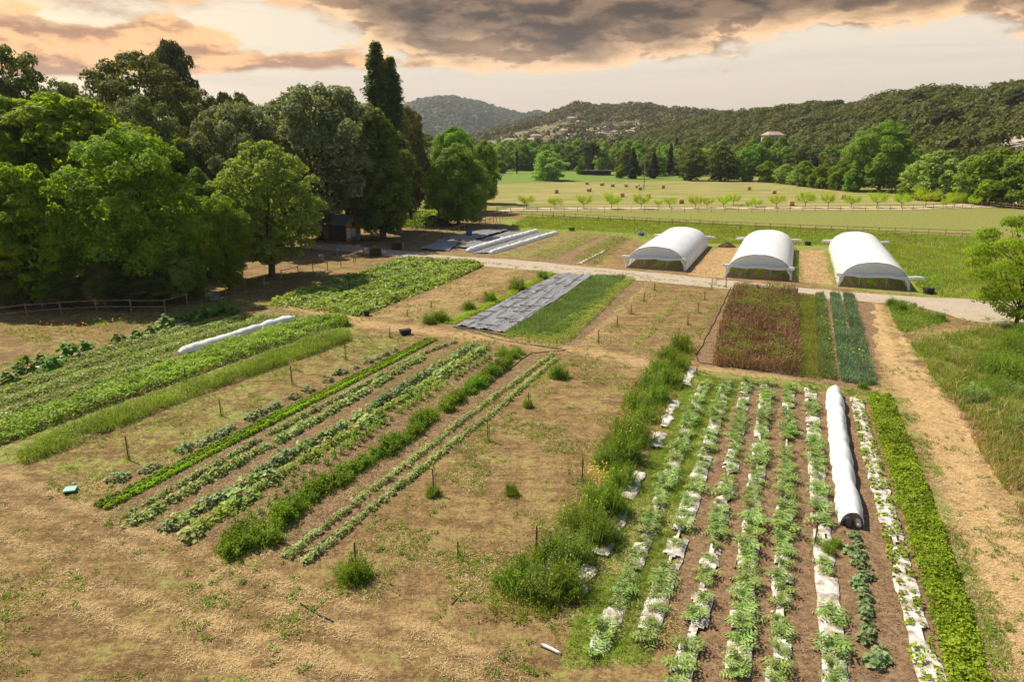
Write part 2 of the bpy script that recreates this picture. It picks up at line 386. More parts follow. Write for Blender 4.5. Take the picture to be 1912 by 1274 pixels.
M['galv'] = varmat('galvanised_tube', (.38, .39, .40), (.50, .51, .52), 6, .4, .5, metal=.6)
M['tarp'] = varmat('black_woven_tarp', (.17, .17, .175), (.27, .27, .275), 2, .45, .5, .5, 4, (1, 1, 1))  # black weave raised to grey: its silvery sheen is put into the base colour
M['black'] = varmat('black_plastic', (.012, .012, .012), (.03, .03, .03), 5, .45, .4)
M['bluep'] = varmat('blue_plastic', (.02, .09, .32), (.04, .14, .42), 5, .45, .4)
M['greenp'] = varmat('pale_green_lid', (.23, .42, .36), (.32, .52, .45), 5, .5, .4)
M['compost'] = varmat('dark_compost', (.045, .028, .018), (.12, .08, .05), 4, .95, .1, 1.0, 9)
M['orange_wood'] = varmat('orange_board', (.50, .19, .035), (.66, .29, .06), 3, .6, .3, .2, 20, (1, 1, 6))
M['brown_wood'] = varmat('dark_brown_board', (.05, .03, .02), (.10, .06, .04), 3, .8, .2)
M['roofmetal'] = varmat('corrugated_metal', (.30, .33, .38), (.42, .45, .50), 2, .4, .5, metal=.5)
M['poster'] = varmat('pale_board', (.62, .62, .60), (.72, .72, .70), 3, .6, .3)
M['hay'] = varmat('hay_roll', (.40, .26, .12), (.56, .39, .20), 6, .9, .1, .8, 14)
M['yellowp'] = varmat('yellow_board', (.75, .50, .02), (.82, .58, .05), 3, .5, .3)
M['greybarrel'] = varmat('grey_barrel', (.17, .18, .20), (.26, .27, .29), 3, .5, .3)
M['stone'] = varmat('pale_rock', (.32, .27, .22), (.46, .40, .34), .15, .9, .1, .5, 1)
M['plaster'] = varmat('pale_plaster', (.62, .52, .42), (.74, .66, .56), .2, .8, .2)
M['tiles'] = varmat('clay_tiles', (.36, .24, .18), (.48, .35, .27), .5, .8, .2)
M['glass'] = varmat('dark_window', (.03, .035, .04), (.06, .07, .08), 1, .15, .6)

# ------------------------------------------------------------------ the ground
def ground_coords():
    def axis(a0, a1, st, lo, hi):
        mid = np.arange(a0, a1 + 1e-6, st); s = st; r = [mid[-1]]; l = [mid[0]]
        while r[-1] < hi: s *= 1.14; r.append(r[-1] + s)
        s = st
        while l[-1] > lo: s *= 1.14; l.append(l[-1] - s)
        return np.clip(np.r_[l[:0:-1], mid, r[1:]], -4200, 4200)
    return axis(-55, 60, .22, -4200, 4200), axis(11, 105, .22, -300, 4200)
gx, gy = ground_coords(); GX, GY = np.meshgrid(gx, gy, indexing='ij')
X = GX.ravel(); Y = GY.ravel()
A = {k: np.zeros(X.shape) for k in ('green', 'soil', 'straw', 'lush')}
def paint(attr, pts, val, feather=.6, world=False, rag=.5):
    poly = np.asarray(pts, float) if world else GL(pts)
    lo = poly.min(0) - 3; hi = poly.max(0) + 3
    k = np.where((X > lo[0]) & (X < hi[0]) & (Y > lo[1]) & (Y < hi[1]))[0]
    dd = polydist(X[k], Y[k], poly) + rag * (fbm(X[k] / 1.3, Y[k] / 1.3, 3) - .5) * 2
    w = np.clip(dd / feather + .5, 0, 1)
    A[attr][k] = A[attr][k] * (1 - w) + val * w
def paint_line(attr, pts, val, width, feather=.4, rag=.3):
    path = GL(pts); dd = width / 2 - linedist(X, Y, path) + rag * (fbm(X / .9, Y / .9, 3) - .5) * 2
    w = np.clip(dd / feather + .5, 0, 1); A[attr][:] = A[attr] * (1 - w) + val * w
A['green'][:] = .42
far = np.hypot(X, Y) > 150
A['green'][far] = .75
# broad areas
paint('green', [(0, 1274), (0, 1000), (350, 1010), (620, 1100), (900, 1180), (1100, 1274)], .46, 2)
paint('green', [(1090, 640), (1010, 700), (620, 1060), (900, 1180), (1100, 1120), (1180, 900), (1290, 660)], .40, 2)
paint('green', [(0, 960), (130, 905), (520, 780), (810, 640), (650, 620), (30, 855), (0, 880)], .54, 1.5)
paint('green', [(700, 585), (1010, 505), (900, 495), (660, 592)], .30, 1)
paint('green', [(0, 600), (300, 590), (480, 525), (700, 480), (600, 540), (480, 570), (380, 590), (0, 680)], .42, 1.5)
paint('green', [(1060, 640), (1200, 525), (1365, 535), (1300, 670)], .22, 1)
# meadows behind the road
paint('green', [(920, 408), (1870, 445), (1912, 560), (1700, 552), (1560, 536), (1480, 527), (1330, 500), (1180, 445), (1120, 436), (970, 432)], .95, 1.2)
paint('lush', [(920, 408), (1870, 445), (1912, 560), (1700, 552), (1560, 536), (1480, 527), (1330, 500), (1180, 445), (1120, 436), (970, 432)], .6, 1.2)
paint('green', [(950, 401), (1870, 440), (2100, 445), (2100, 396), (1700, 392), (950, 393)], .92, 1)
paint('green', [(1325, 470), (1345, 462), (1390, 462), (1355, 520), (1280, 512)], .1, .8)
paint('straw', [(1325, 470), (1345, 462), (1390, 462), (1355, 520), (1280, 512)], .6, .8)
paint('green', [(1482, 466), (1540, 466), (1562, 532), (1478, 528)], .15, .8)
paint('straw', [(1482, 466), (1540, 466), (1562, 532), (1478, 528)], .55, .8)
paint('lush', [(1325, 470), (1345, 462), (1390, 462), (1355, 520), (1280, 512)], 0, .8)
paint('lush', [(1482, 466), (1540, 466), (1562, 532), (1478, 528)], 0, .8)
paint('green', [(920, 476), (1045, 436), (1110, 440), (980, 484)], .55, .8)
# right-hand rough ground
paint('green', [(1650, 560), (1770, 600), (1680, 625), (1665, 600)], .85, .8)
paint('green', [(1700, 640), (1860, 612), (1912, 620), (2100, 700), (2100, 900), (1912, 900), (1850, 800), (1740, 700)], .85, 2)
paint('green', [(1780, 770), (1912, 790), (2150, 900), (2150, 1150), (1912, 960), (1830, 860)], .55, 1.5)
paint('straw', [(1595, 560), (1640, 562), (1690, 660), (1790, 770), (1850, 900), (1990, 1080), (2080, 1274), (1870, 1274), (1810, 1090), (1740, 900), (1680, 760), (1630, 660)], .8, 1.2)
paint('green', [(1595, 560), (1640, 562), (1690, 660), (1790, 770), (1850, 900), (1990, 1080), (2080, 1274), (1900, 1274), (1830, 1090), (1750, 900), (1690, 760), (1640, 660)], .08, 1.2)
paint('straw', [(1690, 640), (1760, 618), (1870, 605), (1840, 618), (1740, 640)], .6, .8)
# straw lanes between the plots
paint_line('straw', [(560, 575), (700, 607), (1000, 640), (1280, 690), (1640, 735)], .6, 2.2, 1)
paint_line('green', [(560, 575), (700, 607), (1000, 640), (1280, 690)], .12, 2.0, 1)
for k_, dy_ in enumerate((0, 46, 120, 185)):
    paint_line('straw', [(-60, 850 + dy_), (200, 968 + dy_), (420, 1050 + dy_), (800, 1178 + dy_), (980, 1262 + dy_)], .55, .4, .35, .5); paint_line('green', [(-60, 850 + dy_), (200, 968 + dy_), (420, 1050 + dy_), (800, 1178 + dy_), (980, 1262 + dy_)], .18, .7, .6, .4)
paint_line('soil', [(-60, 875), (200, 993), (420, 1075), (800, 1205), (960, 1290)], .45, .6, .8, .5)
for o_ in (0, 34):
    paint_line('straw', [(1625 + o_, 565), (1670 + o_, 680), (1750 + o_ * 1.5, 800), (1850 + o_ * 2, 960), (2010 + o_ * 2, 1200)], 1.0, .35, .4, .5)
paint_line('straw', [(1195, 530), (1090, 640)], .4, 2.4, 1)
paint('straw', [(690, 590), (930, 500), (990, 505), (800, 605)], .4, 1)
# artichoke plot: soil with grass at its left
paint('soil', [(1370, 712), (1600, 740), (1790, 1274), (1230, 1400), (1300, 900)], 1.0, .8)
paint('green', [(1370, 712), (1600, 740), (1790, 1274), (1230, 1400), (1300, 900)], .10, .8)
paint('green', [(1290, 700), (1385, 712), (1330, 850), (1270, 1010), (1235, 1100), (1210, 1230), (1050, 1230), (1120, 1060), (1200, 880)], .93, .8)
paint('soil', [(1290, 700), (1385, 712), (1330, 850), (1270, 1010), (1235, 1100), (1210, 1230), (1050, 1230), (1120, 1060), (1200, 880)], 0, .8)
paint('green', [(1300, 690), (1640, 728), (1660, 745), (1300, 712)], .8, .5)
paint('green', [(1665, 745), (1750, 960), (1860, 1274), (1895, 1274), (1800, 1000), (1690, 745)], .72, .8)
# the vegetable plot left of centre
paint('soil', [(160, 945), (300, 860), (740, 648), (830, 632), (1040, 660), (600, 1060), (480, 1050), (260, 995)], .56, 1.0)
paint('green', [(160, 945), (300, 860), (740, 648), (830, 632), (1040, 660), (600, 1060), (480, 1050), (260, 995)], .16, .6)
# left beds
paint('soil', [(0, 700), (440, 590), (560, 580), (650, 600), (0, 820)], .7, .6)
paint('green', [(0, 720), (440, 590), (560, 580), (650, 600), (0, 820)], .5, .6)
paint_line('green', [(0, 850), (640, 615)], .8, 2.5, .8)
paint('soil', [(510, 565), (720, 484), (890, 490), (670, 590)], .6, .6)
# plot in the middle
paint('soil', [(1300, 676), (1365, 536), (1630, 556), (1640, 728), (1500, 712)], .9, .5)
paint('green', [(1300, 676), (1365, 536), (1630, 556), (1640, 728), (1500, 712)], .2, .5)
paint_line('soil', [(1192, 531), (1062, 642)], 1.0, 1.3, .4)
paint('soil', [(790, 468), (860, 432), (1045, 430), (920, 478)], .6, .5)
paint('soil', [(985, 484), (1100, 437), (1185, 445), (1070, 495)], .8, .5)
for pts in ([(1165, 500), (1285, 512), (1330, 460), (1230, 450)], [(1352, 517), (1480, 526), (1484, 462), (1390, 455)], [(1562, 534), (1712, 549), (1650, 462), (1548, 462)]):
    paint('soil', pts, 1, .4); paint('green', pts, .35, .4); paint('lush', pts, 0, .4)
# yard under the trees
paint('soil', [(500, 500), (590, 440), (760, 430), (800, 470), (640, 480), (520, 520)], .5, 2)
paint('soil', [(690, 430), (800, 400), (900, 415), (860, 430), (780, 445)], .5, 1)

GZ = hgt(X, Y)
g = Geo(); g.grid(np.stack([X, Y, GZ], 1).reshape(len(gx), len(gy), 3))
gm, T, b = principled('ground_mix', .9, .1)
tcn = T.new('ShaderNodeTexCoord'); pos = tcn.outputs['Object']
def at(n): 
    a = T.new('ShaderNodeAttribute'); a.attribute_name = n; return a.outputs['Fac']
n_big = T.noise(pos, .12, 4, .6); n_mid = T.noise(pos, .55, 8, .70); n_sm = T.noise(pos, 2.3, 8, .72); n_fin = T.noise(pos, 7, 7, .75); n_vf = T.noise(pos, 26, 3, .7)
ang_ax = math.atan2(AX[1], AX[0])
rake = T.noise(T.mapping(pos, (.25, 2.6, 1), (0, 0, -ang_ax)), 1, 6, .65)
fib1 = T.noise(T.mapping(pos, (3, 34, 1), (0, 0, .5)), 1, 3, .6); fib2 = T.noise(T.mapping(pos, (34, 4, 1), (0, 0, .9)), 1, 3, .6); fib3 = T.noise(T.mapping(pos, (5, 28, 1), (0, 0, -1.1)), 1, 3, .6)
fib = T.m('MAXIMUM', T.m('MAXIMUM', fib1, fib2), fib3)
mixn = T.m('ADD', T.m('MULTIPLY', n_mid, .38), T.m('ADD', T.m('MULTIPLY', n_sm, .32), T.m('MULTIPLY', rake, .30)))
dry = T.mix(T.ramp(mixn, .42, .58), (.130, .074, .031), (.325, .208, .092))
dry = T.mix(T.ramp(fib, .54, .76, 0, .85), dry, (.58, .42, .19))
dry = T.mix(T.ramp(n_fin, .54, .36, 0, .75), dry, (.11, .075, .035))
strawc = T.mix(T.ramp(fib, .42, .66), (.36, .22, .098), (.68, .47, .23))
strawc = T.mix(T.ramp(n_sm, .52, .36, 0, .7), strawc, (.26, .16, .08))
col = T.mix(T.m('MULTIPLY', at('straw'), T.ramp(T.m('ADD', mixn, T.m('MULTIPLY', at('straw'), .35)), .45, .75)), dry, strawc)
soilc = T.mix(T.ramp(T.m('ADD', T.m('MULTIPLY', n_fin, .6), T.m('MULTIPLY', n_sm, .4)), .40, .60), (.135, .080, .044), (.31, .20, .112))
soilc = T.mix(T.ramp(n_vf, .58, .72, 0, .7), soilc, (.52, .38, .25))
col = T.mix(T.ramp(T.m('ADD', at('soil'), T.m('MULTIPLY', T.m('SUBTRACT', n_mid, .5), .9)), .35, .6), col, soilc)
grc = T.mix(T.ramp(n_fin, .35, .65), (.09, .125, .018), (.22, .25, .055))
grc = T.mix(T.ramp(n_sm, .42, .62, 0, .75), grc, (.34, .30, .10))
lushc = T.mix(T.ramp(n_fin, .3, .7), (.13, .19, .02), (.25, .31, .045))
lushc = T.mix(T.ramp(n_mid, .42, .64, 0, .65), lushc, (.26, .31, .065))
grc = T.mix(at('lush'), grc, lushc)
gf = T.m('ADD', T.m('ADD', at('green'), T.m('MULTIPLY', T.m('SUBTRACT', n_mid, .5), 1.4)), T.m('MULTIPLY', T.m('SUBTRACT', n_sm, .5), 1.1))
gf = T.m('ADD', gf, T.m('MULTIPLY', T.m('SUBTRACT', n_fin, .5), .6))
gf = T.m('ADD', gf, T.m('MULTIPLY', T.m('SUBTRACT', n_big, .5), .8))
col = T.mix(T.ramp(gf, .44, .70, 0, .92), col, grc)
T.l.new(col, b.inputs['Base Color'])
bp = T.new('ShaderNodeBump'); bp.inputs['Strength'].default_value = .9; bp.inputs['Distance'].default_value = .07
T.l.new(T.m('ADD', T.m('MULTIPLY', n_fin, 1.0), T.m('MULTIPLY', fib, .5)), bp.inputs['Height']); T.l.new(bp.outputs[0], b.inputs['Normal'])
ground = g.build('ground', gm, smooth=True); tag(ground, kind='structure')
for k, v in A.items():
    a = ground.data.attributes.new(k, 'FLOAT', 'POINT'); a.data.foreach_set('value', v.astype(np.float32))

def sheet(name, poly, mat, off=.006, step=.6, rag=.25):
    """a flat cover following the ground with a ragged outline"""
    p, _ = along(np.vstack([poly, poly[:1]]), step); p = p[:-1]
    p = p + rag * (np.stack([fbm(p[:, 0] * .9, p[:, 1] * .9, 3), fbm(p[:, 0] * .9 + 50, p[:, 1] * .9 + 9, 3)], 1) - .5) * 2
    import mathutils
    lo = p.min(0); hi = p.max(0); n = max(6, int((hi[0] - lo[0]) / step)); m_ = max(6, int((hi[1] - lo[1]) / step))
    n = min(n, 260); m_ = min(m_, 260)
    xs = np.linspace(lo[0], hi[0], n); ys = np.linspace(lo[1], hi[1], m_); qx, qy = np.meshgrid(xs, ys); qx = qx.ravel(); qy = qy.ravel()
    dd = polydist(qx, qy, p); k = dd > .35 * step
    pts = [mathutils.Vector(q) for q in np.vstack([p, np.stack([qx[k], qy[k]], 1)])]
    ne = len(p); edges = [(i, (i + 1) % ne) for i in range(ne)]
    vo, eo, fo, *_ = mathutils.geometry.delaunay_2d_cdt(pts, edges, [list(range(ne))], 2, 1e-5)
    V = np.array([(v.x, v.y) for v in vo]); V = np.column_stack([V, hgt(V[:, 0], V[:, 1]) + off])
    g = Geo(); g.add(V, np.array([list(f) for f in fo if len(f) == 3])); return g.build(name, mat, smooth=True)

# gravel road
rm, T, b = principled('gravel', .9, .1); pos = T.new('ShaderNodeTexCoord').outputs['Object']
nf = T.noise(pos, 9, 6, .75); nm = T.noise(pos, .8, 4, .6)
rc = T.mix(T.ramp(nf, .35, .65), (.29, .235, .175), (.48, .40, .31)); rc = T.mix(T.ramp(nm, .5, .68, 0, .7), rc, (.46, .36, .25))
T.l.new(rc, b.inputs['Base Color']); bp = T.new('ShaderNodeBump'); bp.inputs['Strength'].default_value = .7; T.l.new(nf, bp.inputs['Height']); T.l.new(bp.outputs[0], b.inputs['Normal'])
road = sheet('gravel_road', GL([(560, 452), (640, 456), (730, 466), (830, 477), (1000, 489), (1170, 505), (1300, 517), (1500, 538), (1640, 551), (1730, 556), (1912, 563), (2150, 580),
      (2150, 640), (1990, 615), (1880, 607), (1800, 598), (1740, 580), (1690, 570), (1560, 560), (1450, 549), (1300, 534), (1100, 516), (980, 505), (860, 494), (740, 480), (640, 468), (560, 464)]), rm, .02, .8, .35)
tag(road, kind='structure')
dm_, T, b = principled('sandy_track', .9, .1); pos = T.new('ShaderNodeTexCoord').outputs['Object']
T.l.new(T.mix(T.noise(pos, .5, 5, .6), (.36, .27, .17), (.56, .46, .32)), b.inputs['Base Color'])
tr = sheet('farm_track', GL([(905, 400), (955, 388), (1300, 386), (1700, 385), (1850, 378), (2100, 374), (2100, 382), (1870, 387), (1700, 391.5), (1300, 391.5), (965, 393)]), dm_, .02, 2, .6)
tag(tr, kind='structure')
fm, T, b = principled('mown_hay_field', .9, .1); pos = T.new('ShaderNodeTexCoord').outputs['Object']
n1 = T.noise(T.mapping(pos, (.05, .25, 1), (0, 0, .1)), 1, 5, .6); n2 = T.noise(pos, .8, 6, .7)
fc = T.mix(T.ramp(n1, .38, .62), (.20, .21, .055), (.34, .27, .11)); fc = T.mix(T.ramp(n2, .4, .7, 0, .4), fc, (.15, .18, .04)); T.l.new(fc, b.inputs['Base Color'])
hf = sheet('hay_field', GL([(880, 390), (925, 345), (1000, 342.5), (1150, 340), (1280, 339), (1400, 340), (1480, 347), (1600, 362), (1720, 374), (1800, 381), (1700, 385), (1300, 385.7), (955, 387)]), fm, .03, 3, 1.0)
tag(hf, kind='structure')
lm, T, b = principled('lawn_green', .9, .1); pos = T.new('ShaderNodeTexCoord').outputs['Object']
T.l.new(T.mix(T.noise(pos, .3, 5, .65), (.10, .17, .03), (.19, .25, .05)), b.inputs['Base Color'])
lw = sheet('lawn', GL([(880, 338), (925, 322), (1000, 316), (1150, 316), (1285, 322), (1300, 336), (1150, 338), (1000, 340), (925, 342)]), lm, .03, 4, 1.0)
tag(lw, kind='structure')

# ------------------------------------------------------------------ trees
def profile(kind, tt):
    if kind == 'round': return np.sqrt(np.clip(1 - (2 * tt - 1) ** 2, 0, 1)) ** .8
    if kind == 'dome': return np.clip(np.sqrt(np.clip(1 - tt ** 2.2, 0, 1)) * (.62 + .38 * np.sin(np.clip(tt * 2.6, 0, pi / 2))), 0, 1)
    if kind == 'column': return np.clip(np.minimum(tt * 5, 1) * (1 - tt ** 3) ** .6, 0, 1) * (.85 + .15 * np.sin(tt * 9))
    if kind == 'cone': return np.clip(1 - tt, 0, 1) ** .8 * np.minimum(1, .5 + tt * 4)
    if kind == 'umbrella': return np.sqrt(np.clip(1 - tt ** 2, 0, 1))
def make_tree(kind, H, R, z0, K, nleaf, ls, mat, bark, seed, clump=.30, flat=.8, trunk_r=None, name='tree', in_f=.08, low=0.0, aspect=.55, limbs=9):
    rng = np.random.RandomState(seed)
    root = empty(name, (0, 0, 0))
    tt = (np.arange(K) + rng.rand(K)) / K; tt = low + (1 - low) * tt ** .9
    ang = np.arange(K) * 2.39996 + rng.uniform(-.5, .5, K)
    pr = profile(kind, tt); cr = (R * clump * rng.uniform(.65, 1.2, K)) * (.55 + .45 * pr)
    if kind == 'column': cr = R * .55 * rng.uniform(.6, 1.1, K) * (.4 + .6 * pr)
    rad = np.maximum(pr * R - cr * .8, 0) * np.where(rng.rand(K) < .25, rng.uniform(.3, .7, K), rng.uniform(.74, 1.14, K))
    z = z0 + (H - z0 - cr * .5) * tt
    C = np.stack([rad * np.cos(ang), rad * np.sin(ang), z], 1)
    w = cr ** 2; cnt = np.maximum(6, (nleaf * (1 - in_f) * w / w.sum()).astype(int))
    idx = np.repeat(np.arange(K), cnt); n = len(idx)
    D = nrm(rng.normal(size=(n, 3))); D[:, 2] = np.where(D[:, 2] < -.3, -D[:, 2] * .6, D[:, 2]); D = nrm(D)
    sub = 1 + .36 * np.sin(D[:, 0] * 5 + idx) * np.sin(D[:, 1] * 5 + idx * 2) * np.cos(D[:, 2] * 4 + idx)
    rr = cr[idx] * (1 - .38 * rng.rand(n) ** 2.0) * sub
    Pt = C[idx] + D * rr[:, None] * np.array([1, 1, flat])
    Nn = D * .9 + rng.normal(size=(n, 3)) * .42 + np.array([0, 0, .35])
    g = Geo(); L = ls * rng.uniform(.6, 1.3, n); g.leaves(Pt, Nn, L, L * aspect, rng)
    m_ = int(nleaf * in_f)
    ti = low + (1 - low) * rng.rand(m_); a = rng.rand(m_) * 2 * pi; r = profile(kind, ti) * R * .72 * np.sqrt(rng.rand(m_))
    g.leaves(np.stack([r * np.cos(a), r * np.sin(a), z0 + (H - z0) * ti * .95], 1), rng.normal(size=(m_, 3)), ls * 1.3, ls * .9, rng)
    g.build('crown', mat, root)
    g = Geo(); tr_ = trunk_r or H * .022
    top = z0 + (H - z0) * (.75 if kind in ('column', 'cone') else .55)
    zs = np.linspace(-.3, top, 8); lean = rng.uniform(-.03, .03, 2)
    tp = np.stack([lean[0] * zs + .12 * np.sin(zs * .9) * tr_ * 2, lean[1] * zs, zs], 1)
    g.tube(tp, tr_ * np.linspace(1.25, .3, 8), 8)
    sel = rng.choice(K, min(limbs, K), replace=False)
    for i in sel:
        s0 = np.clip(rng.uniform(z0 * .7, C[i, 2] * .8), z0 * .5, top * .95); b0 = np.array([lean[0] * s0, lean[1] * s0, s0]); e = C[i]
        mid = (b0 + e) / 2 + np.array([0, 0, -.06 * np.linalg.norm(e - b0)])
        g.tube(np.array([b0, mid, e]), tr_ * np.array([.42, .28, .08]), 5)
    g.build('trunk', bark, root, smooth=True)
    return root
PROTO = {}
def proto(key, **kw):
    PROTO[key] = (make_tree(**kw), kw['H'], kw['R']); return PROTO[key]
used = set()
def put_tree(key, x, y, H, R, label, cat='tree', group=None, rz=0, name=None):
    root, h0, r0 = PROTO[key]
    o = root if key not in used else copy_tree(root); used.add(key)
    o.location = (x, y, float(hgt(x, y)) if abs(y) < 130 else 0); o.rotation_euler = (0, 0, rz); o.scale = (R / r0, R / r0, H / h0)
    if name: o.name = name
    for k in ('label', 'category', 'group'):
        if k in o: del o[k]
    tag(o, label, cat, group); return o
def tree_px(key, px, pyb, pyt, hw, label, cat='tree', group=None, rz=None, name=None):
    x, y = G(px, pyb); H = height_at(x, y, pyt); R = hw * depth(x, y, H * .5) / F
    return put_tree(key, x, y, H, R, label, cat, group, random.uniform(0, 6.28) if rz is None else rz, name)

proto('willow', kind='round', H=15, R=6, z0=.6, K=58, nleaf=44000, ls=.36, mat=M['l_willow'], bark=M['bark'], seed=1, clump=.27, name='willow_tree', aspect=.45, flat=.9)
proto('walnut', kind='round', H=16, R=6, z0=1.2, K=58, nleaf=30000, ls=.46, mat=M['l_walnut'], bark=M['bark_grey'], seed=2, clump=.27, name='walnut_tree', flat=.6)
proto('oak', kind='round', H=14, R=5.8, z0=1.6, K=75, nleaf=26000, ls=.36, mat=M['l_oak'], bark=M['bark'], seed=3, clump=.22, name='oak_tree', flat=.8, aspect=.6)
proto('grey', kind='round', H=22, R=9.5, z0=4.2, K=95, nleaf=38000, ls=.55, mat=M['l_grey'], bark=M['bark'], seed=4, clump=.20, name='ash_tree', flat=1.0, trunk_r=.55)
proto('dark', kind='round', H=24, R=8.5, z0=2, K=70, nleaf=34000, ls=.45, mat=M['l_dark'], bark=M['bark'], seed=5, clump=.24, name='evergreen_oak', flat=.7)
proto('olive', kind='round', H=20, R=7, z0=2, K=60, nleaf=26000, ls=.42, mat=M['l_olive'], bark=M['bark'], seed=6, clump=.24, name='holm_oak', flat=.8)
proto('poplar', kind='column', H=29, R=1.9, z0=2, K=70, nleaf=26000, ls=.34, mat=M['l_poplar'], bark=M['bark_grey'], seed=7, name='poplar_tree', flat=1.7, trunk_r=.35)
proto('tall', kind='dome', H=20, R=5, z0=1.0, K=75, nleaf=38000, ls=.36, mat=M['l_alder'], bark=M['bark'], seed=8, clump=.26, name='alder_tree', flat=1.2)
proto('round', kind='dome', H=14, R=7, z0=.8, K=60, nleaf=42000, ls=.36, mat=M['l_mid'], bark=M['bark'], seed=9, clump=.26, name='lime_tree', flat=.85)
proto('umb', kind='umbrella', H=14, R=7, z0=8, K=36, nleaf=12000, ls=.5, mat=M['l_pine'], bark=M['bark_grey'], seed=10, clump=.26, name='umbrella_pine', flat=.6, limbs=14)
proto('conifer', kind='cone', H=13, R=4.2, z0=.3, K=70, nleaf=12000, ls=.5, mat=M['l_cypress'], bark=M['bark'], seed=12, clump=.26, name='fir_tree', flat=.5)
proto('cypress', kind='column', H=13, R=1.3, z0=.2, K=30, nleaf=5000, ls=.4, mat=M['l_cypress'], bark=M['bark'], seed=13, name='cypress_tree', flat=1.8)
proto('m1', kind='dome', H=12, R=6, z0=.1, K=44, nleaf=11000, ls=.55, mat=M['l_mid'], bark=M['bark'], seed=14, clump=.27, name='broadleaf_tree')
proto('m2', kind='dome', H=12, R=6, z0=.2, K=50, nleaf=11000, ls=.5, mat=M['l_midlight'], bark=M['bark'], seed=15, clump=.24, name='pale_broadleaf_tree')
proto('m3', kind='dome', H=13, R=6, z0=.3, K=46, nleaf=10000, ls=.55, mat=M['l_dark'], bark=M['bark'], seed=16, clump=.26, name='dark_broadleaf_tree')
proto('m4', kind='dome', H=12, R=6, z0=.5, K=36, nleaf=10000, ls=.6, mat=M['l_bright'], bark=M['bark'], seed=17, clump=.3, name='bright_broadleaf_tree')
proto('plane', kind='dome', H=20, R=12, z0=1.0, K=80, nleaf=42000, ls=.55, mat=M['l_mid'], bark=M['bark_grey'], seed=18, clump=.22, name='plane_tree', flat=.8)
proto('thin', kind='round', H=9, R=4.8, z0=.9, K=60, nleaf=26000, ls=.20, mat=M['l_walnut'], bark=M['bark'], seed=19, clump=.28, name='acacia_tree', flat=.45, limbs=26, in_f=.03, trunk_r=.16)

gL = 'trees of the left wood'
tree_px('tall', 392, 520, 318, 48, 'dark leafy tree in the gap between the big willow and the oak')
tree_px('walnut', 372, 470, 250, 60, 'shaded walnut crown above the small willow')
tree_px('walnut', 10, 575, 330, 60, 'leafy low walnut at the very left edge behind the fence')
tree_px('willow', 272, 558, 246, 124, 'big rounded bright green willow at the front of the left wood behind the fence')
tree_px('walnut', 84, 572, 300, 80, 'leafy walnut tree at the left edge close behind the fence')
tree_px('walnut', 170, 520, 172, 150, 'tall broad walnut with yellow-green sunlit top behind the willow')
tree_px('walnut', 20, 530, 165, 120, 'tall walnut cut by the left edge of the picture')
tree_px('walnut', 270, 500, 225, 90, 'yellow-green walnut crown between the willow and the grey ash')
tree_px('oak', 508, 516, 264, 104, 'loose light green oak with a leaning trunk beside the rail fence')
tree_px('willow', 430, 540, 366, 50, 'small light green willow between the big willow and the oak')
tree_px('grey', 612, 448, 162, 125, 'broad grey-green ash whose trunk stands in front of the hut')
tree_px('grey', 465, 465, 196, 92, 'grey-green ash behind the oak')
tree_px('tall', 716, 446, 208, 66, 'dark green alder right of the hut beside the picnic table')
tree_px('olive', 768, 418, 200, 46, 'narrow dark alder just right of the poplars')
tree_px('poplar', 719, 432, 80, 40, 'taller of the two dark poplars above the wood')
tree_px('poplar', 743, 430, 108, 33, 'shorter of the two dark poplars above the wood')
tree_px('round', 856, 421, 268, 74, 'round bushy lime tree standing alone at the corner of the paddock')
tree_px('round', 850, 395, 236, 66, 'bright green lime crown behind the round lime tree')
tree_px('round', 905, 380, 262, 38, 'smaller lime crown at the right end of the left wood')
tree_px('dark', 75, 455, 84, 95, 'dark evergreen oak high at the far left of the skyline')
tree_px('dark', 300, 450, 96, 112, 'dark evergreen oak with a domed top in the middle of the left skyline')
tree_px('umb', 352, 395, 72, 58, 'umbrella pine rising above the evergreen oak')
tree_px('olive', 300, 470, 178, 80, 'olive-brown holm oak below the domed evergreen oak')
tree_px('olive', 160, 465, 150, 60, 'olive-green holm oak between two dark evergreen oaks')
tree_px('olive', 405, 430, 168, 50, 'olive-green holm oak right of the umbrella pine')
tree_px('dark', 470, 420, 172, 46, 'small dark oak on the skyline left of the grey ash')
tree_px('dark', 650, 410, 185, 50, 'dark oak behind the right side of the grey ash')
tree_px('dark', 5, 500, 330, 60, 'dark oak deep in shade at the far left')
tree_px('umb', 438, 380, 170, 32, 'flat-topped pine far back on the left skyline')
rng = np.random.RandomState(77)
k = 0
for px, pyb, pyt, hw in [(-160, 520, 200, 130), (-320, 500, 210, 130), (-200, 460, 110, 110), (30, 440, 150, 90), (230, 430, 140, 90), (380, 425, 190, 60), (540, 415, 185, 60),
                         (590, 405, 205, 60), (690, 400, 225, 45), (800, 385, 250, 50), (150, 425, 170, 60), (450, 410, 205, 60), (330, 480, 330, 60), (180, 500, 350, 60), (560, 430, 280, 50), (820, 400, 290, 45),
                         (660, 418, 300, 60), (760, 395, 270, 40), (480, 440, 320, 60), (590, 418, 330, 50), (700, 408, 330, 50)]:
    tree_px(['dark', 'olive', 'tall'][k % 3], px, pyb, pyt, hw, 'dark tree in the shaded depth of the left wood', group=gL); k += 1
# the young thicket under the left wood
for px, pyb, pyt, hw in [(20, 578, 480, 45), (130, 577, 500, 40), (210, 574, 470, 45), (330, 566, 470, 40), (370, 556, 500, 22), (60, 570, 470, 45), (285, 572, 500, 45)]:
    tree_px('oak' if pyb < 570 else 'dark', px, pyb, pyt, hw, 'low shaded tree right behind the rail fence', group='low trees behind the left fence')

